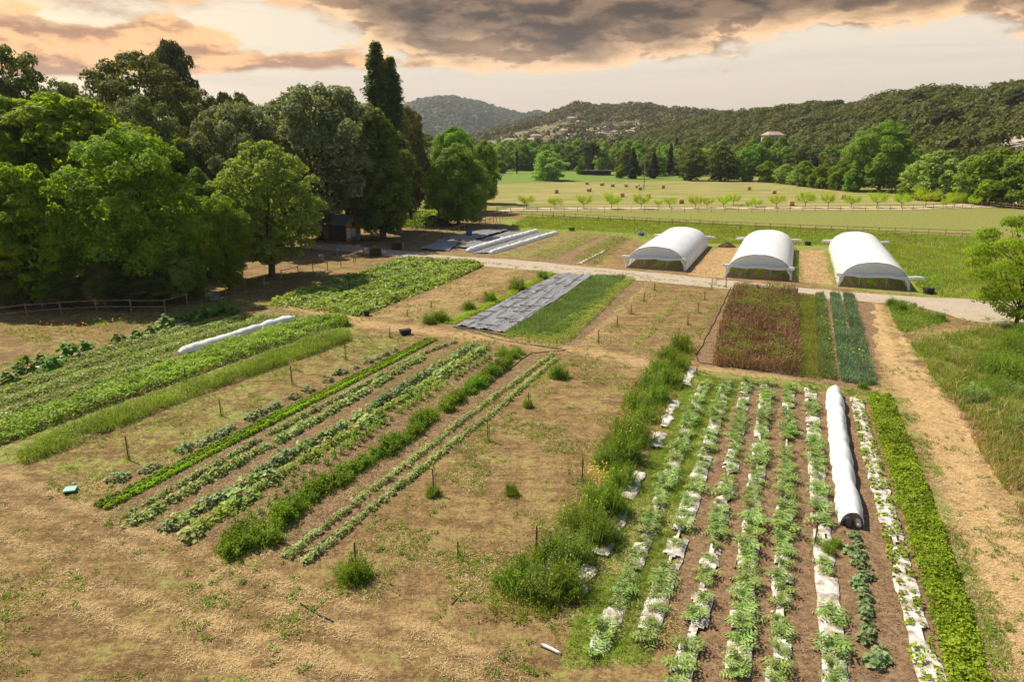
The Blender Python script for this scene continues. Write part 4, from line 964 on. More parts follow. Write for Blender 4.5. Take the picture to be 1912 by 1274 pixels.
lone = [(210, 897), (232, 893), (268, 882), (285, 876), (345, 842), (352, 834), (376, 832), (388, 824), (408, 815), (420, 808), (432, 800), (470, 783), (487, 775), (505, 768), (517, 762), (548, 745), (576, 732), (612, 712), (632, 700), (641, 697), (665, 688), (688, 676), (706, 670), (722, 664), (738, 656)]
place(sqd, [G(*p) for p in lone], 'bluish squash plant in the gappy row beyond the lettuces', 'squash plant', 'squash plants of the gappy row beyond the lettuces', .75, 1.25)
beb = [proto_obj('bean_plant', dome_plant(136 + i, .24, .26, 36, .14, .7, .5), M['bean']) for i in range(3)]
sets = [([(250, 978), (330, 930), (440, 870), (590, 787), (700, 722), (790, 668)], .32, 'second', sq, .75, 1.08), ([(315, 985), (440, 917), (545, 850), (640, 800), (760, 722), (885, 648)], .46, 'third', [*sqd, sq[0]], .9, 1.3),
        ([(355, 1000), (440, 943), (560, 868), (680, 797), (760, 742), (910, 650)], .40, 'fourth', [*beb, sq[1]], 1.1, 1.7)]
for pp, st, word, pr, a_, b_ in sets:
    P_, _ = along(GL(pp), st, .12, rng); P_ = P_[rng.rand(len(P_)) > .05]; P_ = P_ + rng.normal(size=P_.shape) * .06
    place(pr, P_, 'pale-leaved squash plant in the %s row of the vegetable plot counted from the lettuces' % word, 'squash plant', 'squash plants of the %s row' % word, a_, b_)
be = [proto_obj('bean_plant', dome_plant(130 + i, .20, .22, 34, .12, .7, .5), M['lowcrop']) for i in range(3)]
P_, _ = along(GL([(235, 965), (360, 893), (545, 790), (640, 740), (790, 662), (850, 640)]), .25, .10, rng)
place(be, P_[rng.rand(len(P_)) > .12] + rng.normal(size=(1, 2)) * .02, 'small yellowish bean plant in the first sparse row after the lettuces', 'bean plant', 'bean plants of the first row', .9, 1.5)
P_, _ = along(GL([(365, 995), (440, 955), (560, 880), (680, 810), (830, 705), (905, 657)]), .5, .12, rng)
place(beb, P_[rng.rand(len(P_)) > .25] + AY * .1, 'bright green leafy plant mixed into the fourth row', 'leafy plant', 'bright leafy plants in the fourth row', .7, 1.1)
for pp, word in (([(540, 1040), (640, 960), (760, 870), (880, 775), (1030, 665)], 'left'), ([(575, 1050), (690, 955), (800, 868), (900, 790), (1036, 674)], 'right')):
    P_, _ = along(GL(pp), .34, .05, rng)
    place(be, P_ + rng.normal(size=P_.shape) * .03, 'small dusty-leaved bean plant in the %s line of the twin row' % word, 'bean plant', 'bean plants of the %s line of the twin row' % word, .9, 1.35)
clean(be)
pe = [proto_obj('pepper_plant', dome_plant(140 + i, .17, .42, 40, .11, .55, .4, .4, 2), M['pepper']) for i in range(3)]
P_, _ = along(GL([(440, 1000), (520, 930), (610, 868), (700, 806), (800, 738), (940, 655)]), .55, .08, rng)
place(pe, P_[rng.rand(len(P_)) > .1], 'small upright pepper plant in the open row before the bushy row', 'pepper plant', 'pepper plants of the open row', .95, 1.6)
clean(pe)
cover('light_green_seedlings', [(800, 675), (868, 640), (880, 643), (830, 678), (790, 695)], 300, .05, .2, M['grass_lush'], seed=50)
cover('light_green_seedlings', [(690, 735), (790, 680), (800, 690), (720, 740)], 120, .05, .14, M['grass_lush'], seed=51)
def wispy_geo(seed, R, Hh, stems, per, ls, asp, spread=.8):
    r = np.random.RandomState(seed); g = Geo(); a = r.uniform(0, 6.28, stems); rr = R * r.rand(stems) ** .6 * (.75 + .35 * np.sin(a * 2 + seed)); off = np.array([.25 * R * sin(seed), .25 * R * cos(seed)])
    hs = Hh * (1.05 - .55 * (rr / R)) * r.uniform(.45, 1.15, stems); ln = r.uniform(0, .35, stems) + .25 * rr / R
    C = []; 
    for i in range(stems):
        b0 = np.array([cos(a[i]) * rr[i] * spread, sin(a[i]) * rr[i] * spread, 0]); b0[:2] += off * .5; t_ = r.uniform(.12, 1, per)[:, None]; dirn = np.array([cos(a[i]) * ln[i], sin(a[i]) * ln[i], 1.])
        C.append(b0 + dirn * hs[i] * t_ + r.normal(size=(per, 3)) * (.09 * (1.15 - t_) + .02) * [1, 1, .5])
        if i % 3 == 0: g.tube([b0, b0 + dirn * hs[i] * 1.05], [.009, .003], 3, False)
    C = np.concatenate(C); n = len(C); g.leaves(C, r.normal(size=(n, 3)) * .7 + [0, 0, .7], ls * r.uniform(.5, 1.4, n), ls * asp, r)
    q_ = r.normal(size=(stems * 3, 2)) * R * .55; g.blades(np.column_stack([q_, np.zeros(len(q_))]), r.uniform(.15, .5, len(q_)) * Hh, .018, .9, r)
    return g
def bush_geo(seed, R, Hh, n, ls, asp):
    r = np.random.RandomState(seed); g = Geo(); K = 9
    for k_ in range(K):
        a = k_ * 2.4; c = np.array([cos(a) * R * .5 * (k_ > 0), sin(a) * R * .5 * (k_ > 0), Hh * r.uniform(.30, .55)]); m_ = n // K
        D = nrm(r.normal(size=(m_, 3))); rr = (1 - .45 * r.rand(m_) ** 1.5)[:, None]
        C = c + D * rr * np.array([R * .55, R * .55, Hh * r.uniform(.38, .55)]); C[:, 2] = np.abs(C[:, 2])
        g.leaves(C, D * .6 + r.normal(size=(m_, 3)) * .5 + [0, 0, .3], ls * r.uniform(.6, 1.4, m_), ls * asp, r)
    return g
tm = [proto_obj('bushy_tomato_plant', wispy_geo(150 + i, .66, .80, 70, 20, .115, .5), M['tomato']) for i in range(3)]
P_, _ = along(GL([(432, 1022), (530, 972), (620, 905), (720, 845), (840, 757), (930, 690), (968, 662)]), .62, .15, rng)
place(tm, P_ + rng.normal(size=P_.shape) * .13, 'bushy green plant in the tall leafy row of the vegetable plot', 'bushy plant', 'bushy plants of the tall leafy row', .65, 1.02)
place(tm, [G(430, 1035), G(470, 1020), G(500, 1010)], 'bushy green plant at the near end of the tall leafy row', 'bushy plant', 'bushy plants at the near end of the tall leafy row', .8, 1.1)
vp = [(175, 950), (300, 862), (740, 648), (830, 634), (1040, 664), (600, 1060), (480, 1045), (260, 990)]
cover('plot_weeds', vp, 70, .06, .10, M['weed'], asp=.6, seed=55, thin=.50, nscale=.8)
blades_area('plot_grass', vp, 40, .12, .014, M['grass'], 1.0, seed=56, thin=.50, nscale=1.1, tuft=5)
cover('plot_mulch_straw', vp, 110, .16, .03, M['straw'], asp=.12, seed=57, thin=.42, nscale=1.0)
cover('fallow_weeds', [(1040, 670), (1240, 690), (1190, 770), (1120, 880), (1010, 1060), (900, 1160), (620, 1085), (860, 850)], 45, .07, .12, M['weed'], asp=.6, seed=58, thin=.54, nscale=.7)
cover('lane_weeds', [(0, 880), (130, 905), (520, 780), (810, 640), (650, 620), (30, 855)], 40, .06, .08, M['weed'], asp=.6, seed=158, thin=.53, nscale=.9)
cover('sapling_plot_weeds', [(1060, 640), (1200, 525), (1365, 535), (1300, 670)], 30, .09, .12, M['weed'], asp=.6, seed=159, thin=.54, nscale=1.0)
cover('near_weeds', [(-40, 900), (160, 950), (480, 1060), (900, 1180), (1120, 1260), (1120, 1330), (-60, 1330)], 30, .05, .06, M['weed'], asp=.6, seed=160, thin=.55, nscale=.9)
blades_area('fallow_grass', [(1040, 670), (1240, 690), (1190, 770), (1120, 880), (1010, 1060), (900, 1160), (620, 1085), (860, 850)], 45, .16, .014, M['grass'], 1.0, seed=59, thin=.52, nscale=1.6, tuft=6)
blades_area('strip_grass', [(0, 900), (130, 880), (540, 700), (800, 630), (650, 625), (30, 862)], 70, .10, .014, M['grass'], 1.0, seed=76, thin=.48, nscale=1.8, tuft=6)
blades_area('near_grass', [(-40, 950), (160, 960), (480, 1060), (900, 1180), (1120, 1260), (1120, 1330), (-60, 1330)], 40, .10, .012, M['grass'], 1.0, seed=77, thin=.54, nscale=2.2, tuft=7)
blades_area('near_dry_grass', [(-40, 900), (160, 950), (480, 1060), (900, 1180), (1120, 1260), (1120, 1330), (-60, 1330)], 60, .09, .010, M['drygrass'], 1.3, seed=78, thin=.40, nscale=1.8, tuft=7)
# hoses
def hose(pp, label, r0=.025):
    c, _ = along(GL(pp), .4); z = hgt(c[:, 0], c[:, 1]) + .03; g = Geo(); g.tube(np.column_stack([c + .04 * np.stack([np.sin(np.arange(len(c)) * .7), np.cos(np.arange(len(c)) * .5)], 1), z]), r0, 5)
    tag(g.build('irrigation_hose', M['black'], smooth=True), label, 'hose')
hose([(400, 940), (480, 888), (570, 835), (650, 790), (760, 735)], 'black irrigation hose lying beside the third row of the vegetable plot', .04)
hose([(560, 1040), (700, 945), (800, 865)], 'thin black drip line beside the right line of the twin row', .02)
hose([(900, 730), (990, 660), (1060, 655), (945, 637), (848, 612)], 'black hose curling past the far end of the plot to the tarp', .025)
hose([(1365, 536), (1335, 600), (1300, 665), (1303, 677), (1400, 690), (1500, 706)], 'black hose around the bare soil strip beside the brown crop', .03)
hose([(560, 1130), (590, 1148), (620, 1162)], 'short piece of grey hose lying in the dry grass in the foreground', .03)

# hedge of tall flowering bushes
def flower_bush(seed, R, Hh, fl, mat, name='flowering_bush'):
    root = empty(name, (0, 0, 0)); wispy_geo(seed, R, Hh, 150, 22, .105, .42).build('foliage', mat, root)
    r = np.random.RandomState(seed); g = Geo(); a = r.uniform(0, 6.28, 160); rr = R * np.sqrt(r.rand(160)); 
    b0 = np.stack([rr * np.cos(a) * .8, rr * np.sin(a) * .8, np.full(160, 0.)], 1); g.blades(b0, Hh * r.uniform(.4, 1.25, 160), .022, .5, r); g.build('stems', M['fennel'], root)
    if fl:
        n = 26; a = r.uniform(0, 6.28, n) if fl != 'side' else r.uniform(1, 4, n); rr = R * r.uniform(.2, 1, n) * .9
        g = Geo(); g.leaves(np.stack([rr * np.cos(a), rr * np.sin(a), Hh * (1.0 - .35 * (rr / R) ** 2) + r.uniform(-.1, .1, n)], 1), r.normal(size=(n, 3)) * .3 + [0, 0, 1], .055, .055, r); g.build('blossom', M['violet'] if fl == 'violet' else M['yellow'], root)
    root['_new'] = 1; return root
fb = [flower_bush(160, .95, 1.5, 'yellow', M['weed']), flower_bush(161, .9, 1.3, None, M['tomato'], 'green_bush'), flower_bush(162, 1.0, 1.4, 'yellow', M['fennel']), flower_bush(163, .9, 1.2, 'violet', M['weed'], 'violet_bush'), flower_bush(164, .9, 1.3, None, M['fennel'], 'feathery_bush')]
hb = [((1268, 655), 0, .8, 'yellow-flowered bush at the far end of the hedge'), ((1245, 668), 4, .8, 'feathery bush second from the far end of the hedge'), ((1262, 690), 1, .9, 'green bush beside the far end of the mulch film'), ((1232, 700), 0, .8, 'yellow-dotted bush in the far part of the hedge'), ((1250, 720), 1, .9, 'plain green bush close to the first artichokes'),
      ((1215, 730), 4, .9, 'feathery bush in the far middle of the hedge'), ((1225, 750), 1, .85, 'green bush in the far middle of the hedge'), ((1190, 762), 2, .8, 'yellow-tipped bush jutting out to the dry field'), ((1205, 785), 1, .6, 'small dark bush between two bigger hedge bushes'),
      ((1180, 825), 2, .95, 'feathery bush with yellow heads in the middle of the hedge'), ((1165, 860), 0, .9, 'broad yellow-dotted bush in the middle of the hedge'), ((1135, 870), 4, .8, 'feathery bush on the dry-field side of the hedge middle'), ((1155, 905), 1, .85, 'green bush below the hedge middle'),
      ((1120, 955), 0, .8, 'bush covered in bright yellow flowers in the near half of the hedge'), ((1138, 960), 1, .75, 'dark green bush right of the bright yellow one'), ((1090, 985), 2, .85, 'tall feathery bush with loose yellow heads'), ((1115, 1010), 1, .85, 'glossy green bush beside the torn film'),
      ((1070, 1045), 4, .9, 'large feathery bush near the near end of the hedge'), ((1030, 1055), 3, .75, 'bush with violet flowers near the near end of the hedge'), ((1050, 1100), 3, .85, 'violet-dotted bush closest to the fallen log'), ((965, 1100), 1, .85, 'dark green bush at the left of the near hedge end'), ((1010, 1115), 4, .8, 'feathery bush in the middle of the near hedge end')]
for p, k_, sc, lb in hb:
    place([fb[k_]], [G(*p)], lb, 'bush', 'bushes of the flowering hedge', sc, sc * 1.12)
clean(fb)
cover('hedge_undergrowth', [(1290, 655), (1285, 700), (1240, 790), (1180, 920), (1120, 1060), (1080, 1140), (960, 1170), (880, 1160), (950, 1080), (1060, 950), (1130, 850), (1190, 740), (1245, 650)], 75, .10, .35, M['weed'], asp=.5, seed=60, thin=.36)
blades_area('hedge_undergrowth_grass', [(1300, 650), (1285, 700), (1240, 790), (1180, 920), (1120, 1060), (1080, 1150), (960, 1175), (880, 1170), (950, 1080), (1060, 950), (1110, 850), (1170, 740), (1235, 650)], 120, .35, .02, M['grass'], .7, seed=61, thin=.4, tuft=6)
g = Geo(); r_ = np.random.RandomState(3); P0 = G(1115, 930); n = 90
g.leaves(np.column_stack([P0 + r_.normal(size=(n, 2)) * .35, 1.05 + r_.rand(n) * .35]), r_.normal(size=(n, 3)) * .3 + [0, 0, 1], .07, .07, r_); tag(g.build('yellow_flower_cloud', M['yellow']), kind='stuff')

# shrubs and tall weeds beside the far plots
wd = [flower_bush(170 + i, .8, 1.1, None, M['weed'], 'weed_clump') for i in range(2)]
for p, sc, lb in [((1012, 521), .9, 'tall weed clump nearest the gravel road left of the tarp'), ((965, 541), 1.15, 'broad weed clump left of the upper part of the tarp'), ((915, 562), .9, 'weed clump in the middle of the line left of the tarp'), ((875, 578), .75, 'small weed clump left of the lettuces by the tarp'), ((820, 600), 1.0, 'weed clump at the near left corner of the tarp'), ((800, 604), .7, 'lowest weed clump left of the tarp corner'),
                  ((940, 665), .5, 'small bush at the far end of the bushy row'), ((1045, 706), .75, 'slender dark bush standing alone in the dry field'), ((660, 1082), .75, 'low clump of weeds around a stake in the near dry field'), ((808, 925), .45, 'low weeds around a stake in the middle of the dry field'),
                  ((955, 925), .4, 'small low weed clump in the dry field'), ((1280, 640), .5, 'bush left of the hose corner'), ((640, 608), .8, 'tangled clump at the far end of the bean row'), ((610, 605), .7, 'second clump at the far end of the bean row'), ((985, 760), .4, 'tiny clump by the twin row end'),
                  ((1610, 725), .35, 'dark tuft at the near end of the last leek row'), ((1680, 580), .6, 'weed clump on the grass island by the gravel road'), ((1665, 572), .6, 'left weed clump on the grass island'), ((1755, 598), .6, 'right weed clump on the grass island'),
                  ((1560, 1020), .3, 'small dark bush growing on the sixth row film'), ((1545, 1032), .35, 'dark bushy weed beside the stake in the sixth row')]:
    place([wd[rng.randint(2)]], [G(*p)], lb, 'weeds', None, sc, sc * 1.1)
br = [flower_bush(180 + i, 1.4, 1.3, None, [M['weed'], M['tomato'], M['lowcrop']][i], 'bramble_bush') for i in range(3)]
for p, k_, sc, lb in [((1895, 668), 1, 1.2, 'dense bramble bush below the acacia at the right edge'), ((1880, 700), 1, 1.1, 'bramble bush left of the right edge under the acacia'), ((1820, 745), 2, .8, 'pale-leaved low bush on the rough slope'), ((1855, 735), 0, .8, 'low bush next to the pale-leaved bush'), ((1905, 805), 2, .7, 'pale-leaved bush cut by the right edge'), ((1912, 640), 1, 1.1, 'bramble bush at the foot of the acacia'), ((1890, 620), 0, .6, 'small bush beside the gravel at the right edge'), ((1850, 690), 0, .9, 'bramble bush on the rough slope left of the dense bramble'), ((1868, 655), 1, .8, 'low bramble bush between the acacia and the rough grass'), ((1912, 720), 1, 1.2, 'large bramble bush cut by the right edge above the brush pile'), ((1885, 740), 2, .7, 'pale-leaved low bush right above the brush pile')]:
    place([br[k_]], [G(*p)], lb, 'bush', None, sc, sc * 1.1)
clean(wd); clean(br)
# nettles by the compost heap
cover('nettle_patch', [(745, 415), (825, 403), (850, 415), (780, 432), (755, 430)], 30, .30, 1.5, M['bean'], asp=.5, seed=62, up=.3)
# heaps
def heap(name, px, w, dp, h, mat, label, cat, seed):
    c = G(*px); n = 26; a = np.linspace(-1, 1, n); gxx, gyy = np.meshgrid(a, a, indexing='ij'); r = np.hypot(gxx, gyy)
    z = h * np.clip(1 - r ** 1.6, -.1, 1) * (.7 + .7 * fbm(gxx * 2.5 + seed, gyy * 2.5, 4)); V = np.stack([c[0] + gxx * w / 2, c[1] + gyy * dp / 2, z - .05], -1)
    g = Geo(); g.grid(V, (r[:-1, :-1] < 1.02)); o = g.build(name, mat, smooth=False, origin=(c[0], c[1], 0)); tag(o, label, cat)
heap('compost_heap', (808, 421), 7.5, 5, 1.7, M['compost'], 'large dark compost heap beside the nettles under the wood', 'compost heap', 1)
heap('compost_heap', (783, 424), 3.5, 3, .9, M['compost'], 'smaller brown heap left of the large compost heap', 'compost heap', 4)
heap('compost_heap', (1357, 461), 2.8, 2.2, .6, M['compost'], 'small dark compost heap between the first two greenhouses', 'compost heap', 7)
# brush pile
r_ = np.random.RandomState(5); c = G(1885, 770); g = Geo(); n = 900; a = r_.uniform(0, 6.28, n); rr = np.sqrt(r_.rand(n))
C = np.stack([c[0] + rr * np.cos(a) * 1.9, c[1] + rr * np.sin(a) * .9, .35 * (1 - rr ** 2) * r_.rand(n) + .05], 1); dd = nrm(r_.normal(size=(n, 3)) * [1, 1, .25])
g.leaves(C, r_.normal(size=(n, 3)) * .4 + [0, 0, 1], .55, .025, r_); tag(g.build('brush_pile', varmat('dark_twigs', (.06, .04, .05), (.14, .10, .11), 5, .9, .1)), 'flat pile of dark purple-brown twigs on the rough slope at the right', 'brush pile')

# ------------------------------------------------------------------ tarp with sticks, tunnels
def tarp(name, corners, mat, label, nx=120, ny=40, amp=.10, seed=0, lump=0.0):
    a, b_, c_, d__ = [G(*p) for p in corners]      # far left, far right, near right, near left
    s = np.linspace(0, 1, nx)[:, None, None]; t_ = np.linspace(0, 1, ny)[None, :, None]
    Pq = (1 - s) * ((1 - t_) * a + t_ * b_) + s * ((1 - t_) * d__ + t_ * c_)
    Pq = Pq + .22 * (np.stack([fbm(Pq[..., 0] * .8 + seed, Pq[..., 1] * .8, 3), fbm(Pq[..., 0] * .8, Pq[..., 1] * .8 + 9 + seed, 3)], -1) - .5)
    u_ = Pq @ AY; v_ = Pq @ AX
    wr = (1 - 2 * np.abs(fbm(u_ * 1.7 + .6 * fbm(v_ * .5, u_, 2), v_ * .13 + u_ * .2 + seed, 4) - .5) * 2.2); wr2 = fbm(u_ * 3 + v_ * 1.5, v_ * 1.3 - u_, 3)
    z = hgt(Pq[..., 0], Pq[..., 1]) + .06 + amp * np.clip(wr, 0, 1) ** 2 + amp * .18 * wr2 + lump * fbm(u_ * .7 + seed, v_ * .7, 3)
    g = Geo(); g.grid(np.concatenate([Pq, z[..., None]], -1)); return tag(g.build(name, mat, smooth=True), label, 'tarp')
tarp('ground_tarp', [(1045, 512), (1110, 515), (944, 622), (850, 609)], M['tarp'], 'large wrinkled black tarp with sticks on it between lettuces and onions', 260, 60, .16, 1)
strip('tarp_edge', GL([(846, 611), (900, 618), (946, 628)]), .3, M['black'], .02, .04, .2, label='rolled black hem of film along the near end of the tarp', cat='tarp')
sticks = [(887, 602, .8, 'nearest the left corner'), (1010, 612, .5, ''), (893, 597, 0.7, ''), (920, 614, .5, ''), (955, 602, .6, ''), (975, 588, .8, ''), (952, 580, .9, ''), (913, 588, .6, ''), (900, 612, .4, ''), (972, 563, .9, ''), (985, 578, .7, ''), (997, 579, .5, ''), (1009, 549, .5, ''), (1023, 563, .5, ''), (1012, 540, .4, ''), (1047, 537, .6, ''), (1040, 526, .4, ''), (1060, 542, .4, ''), (1078, 530, .4, ''), (938, 600, .5, ''), (962, 620 - 12, .5, ''), (985, 552, .5, '')]
for i, (px, py, L, _) in enumerate(sticks):
    c = G(px, py - 2); a = rng.uniform(-.35, .1); d2 = np.array([cos(a), sin(a)]) * L; z = float(hgt(*c)) + .25; g = Geo()
    n = 6; s = np.linspace(-1, 1, n); pts = np.column_stack([c[0] + s * d2[0], c[1] + s * d2[1], z + .03 * np.sin(s * 3 + i)]); g.tube(pts, np.linspace(.05, .03, n), 6)
    o = g.build('wooden_stick', M['stick'], smooth=True, origin=(c[0], c[1], z)); tag(o, 'dry wooden stick weighing down the wrinkled black tarp', 'stick', 'sticks weighing down the black tarp')
lt = GL([(1040, 510), (860, 596)])
for s, off in ((0, -.10), (1, -.55)):
    pth = GL([(1036, 512), (845, 607)]) - AY * (-off if False else -off) * 1 if False else GL([(1036, 512), (845, 607)]) + AY * off
    P_, _ = along(pth, .5)
    w_ = .22; poly = np.vstack([pth + AY * w_, (pth - AY * w_)[::-1]])
    cover('young_lettuce_row', poly, 260, .11, .22, M['lettuce'], world=True, seed=64 + s)

def tunnel(name, pp, w, h, label, mat='white_cloth', ripple=.10, step=.15, period=1.4, open_end=False, seed=0, taper=.6):
    c, d_ = along(GL(pp), step); nn = np.stack([d_[:, 1], -d_[:, 0]], 1); n = len(c); th = np.linspace(0, pi, 13); L = np.arange(n) * step
    sag = 1 + ripple * (np.abs(np.cos(L * pi / period)) - .6) + .38 * (fbm(L * .8 + seed, L * 0 + seed, 4) - .5)
    e = np.clip(np.minimum(L / taper, 1), .25, 1) ** .5 * (np.clip((L[-1] - L) / taper, .25, 1) ** .5 if not open_end else 1)
    z0 = hgt(c[:, 0], c[:, 1])
    V = np.zeros((n, 13, 3)); lat = np.cos(th)[None] * (w / 2 * sag * e)[:, None] * (1 + .05 * np.sin(L * 7)[:, None] * (np.abs(np.cos(th))[None] > .9))
    V[..., :2] = c[:, None] + nn[:, None] * lat[..., None]; V[..., 2] = z0[:, None] + .02 + np.sin(th)[None] * (h * sag * e)[:, None] * (1 + .30 * (fbm(L[:, None] * 2.2 + 0 * th[None], th[None] * 1.6 + seed + 0 * L[:, None], 3) - .5))
    g = Geo(); g.grid(V)
    if not open_end:
        for r0 in (0, (n - 1) * 13): g.f.append(np.array([[r0, r0 + k_, r0 + k_ + 1] for k_ in range(1, 12)]))
    else: g.f.append(np.array([[0, k_, k_ + 1] for k_ in range(1, 12)]))
    root = empty(name, (c[0][0], c[0][1], 0)); tag(root, label, 'row cover'); g.build('fleece', M[mat], root, smooth=True, origin=(c[0][0], c[0][1], 0))
    k_ = 0
    per = int(period / step)
    for i in range(per // 2, n - 2, per * (1 if period > 2 else 3)):
        g = Geo(); pts = np.column_stack([c[i] + nn[i] * 0, 0]) if False else np.array([[*(c[i] + nn[i] * np.cos(t_) * (w / 2 * sag[i] * e[i] + .012)), z0[i] + .02 + sin(t_) * (h * sag[i] * e[i] + .012)] for t_ in th]); g.tube(pts, .012, 5, False)
        g.build('hoop', M['white_metal'], root, smooth=True, origin=(c[0][0], c[0][1], 0))
    return root, c, d_, nn
tunnel('row_cover_tunnel', [(333, 664), (430, 632), (551, 596)], 0.8, .42, 'long white fleece tunnel lying between the left beds', seed=1)
tunnel('row_cover_tunnel', [(872, 471), (935, 452), (1003, 433)], 1.0, .55, 'left one of the two white fleece tunnels behind the gravel road', seed=2)
tunnel('row_cover_tunnel', [(915, 475), (975, 456), (1040, 436)], 0.85, .48, 'right one of the two white fleece tunnels behind the gravel road', seed=3)
rt, c, d_, nn = tunnel('row_cover_tube', [(1556, 733), (1566, 830), (1579, 920), (1590, 985)], .86, .62, 'long pale net tube over a bed between the artichokes and the seedlings', mat='white_cloth', ripple=.12, period=2.4, open_end=True, seed=5)
e0 = c[-1]; zz = float(hgt(*e0)); g = Geo(); g.tube(np.array([[*(e0 - d_[-1] * .5), zz + .24], [*(e0 + d_[-1] * .12), zz + .24]]) + np.array([nn[-1][0] * .15, nn[-1][1] * .15, 0]), .19, 16, False)
g2 = g.build('end_pipe', M['black'], rt, smooth=True, origin=(c[0][0], c[0][1], 0))
g = Geo(); g.tube(np.array([[*(e0 - d_[-1] * .3), zz + .16], [*(e0 + d_[-1] * .05), zz + .16]]) - np.array([nn[-1][0] * .22, nn[-1][1] * .22, 0]), .10, 12)
g.build('rolled_net', M['white_metal'], rt, smooth=True, origin=(c[0][0], c[0][1], 0))

# dark tarps under the wood
tarp('ground_tarp', [(825, 448), (862, 452), (838, 469), (783, 467)], M['tarp'], 'grey tarp nearest the hut behind the gravel road', 60, 30, .15, 3, .1)
tarp('ground_tarp', [(905, 431), (950, 431), (880, 452), (828, 447)], M['tarp'], 'dark crumpled tarp at the back beside the wood', 80, 30, .15, 5, .2)
tarp('ground_tarp', [(945, 436), (992, 434), (890, 466), (848, 463)], M['tarp'], 'black tarp left of the white fleece tunnels', 80, 30, .15, 7, .15)
tarp('ground_tarp', [(1002, 436), (1025, 436), (915, 474), (880, 474)], M['tarp'], 'black film between the two white fleece tunnels', 80, 20, .12, 9)
cover('lettuce_row_behind_road', [(1018, 438), (1028, 438), (922, 470), (914, 468)], 70, .16, .25, M['lettuce'], seed=66)
cover('green_crop_rows', [(985, 482), (1090, 440), (1122, 441), (1035, 486)], 55, .2, .45, M['bean'], asp=.5, seed=67, rowfreq=.9)
cover('dark_crop_rows', [(1065, 487), (1145, 444), (1180, 447), (1110, 494)], 65, .2, .65, M['tomato'], asp=.5, seed=68, rowfreq=1.8)
strip('film_strip', GL([(1082, 492), (1130, 468)]), .5, M['mulch'], .05, .05, .2, .3, label='short white film strip among the dark crop rows', cat='mulch film', seed=15)

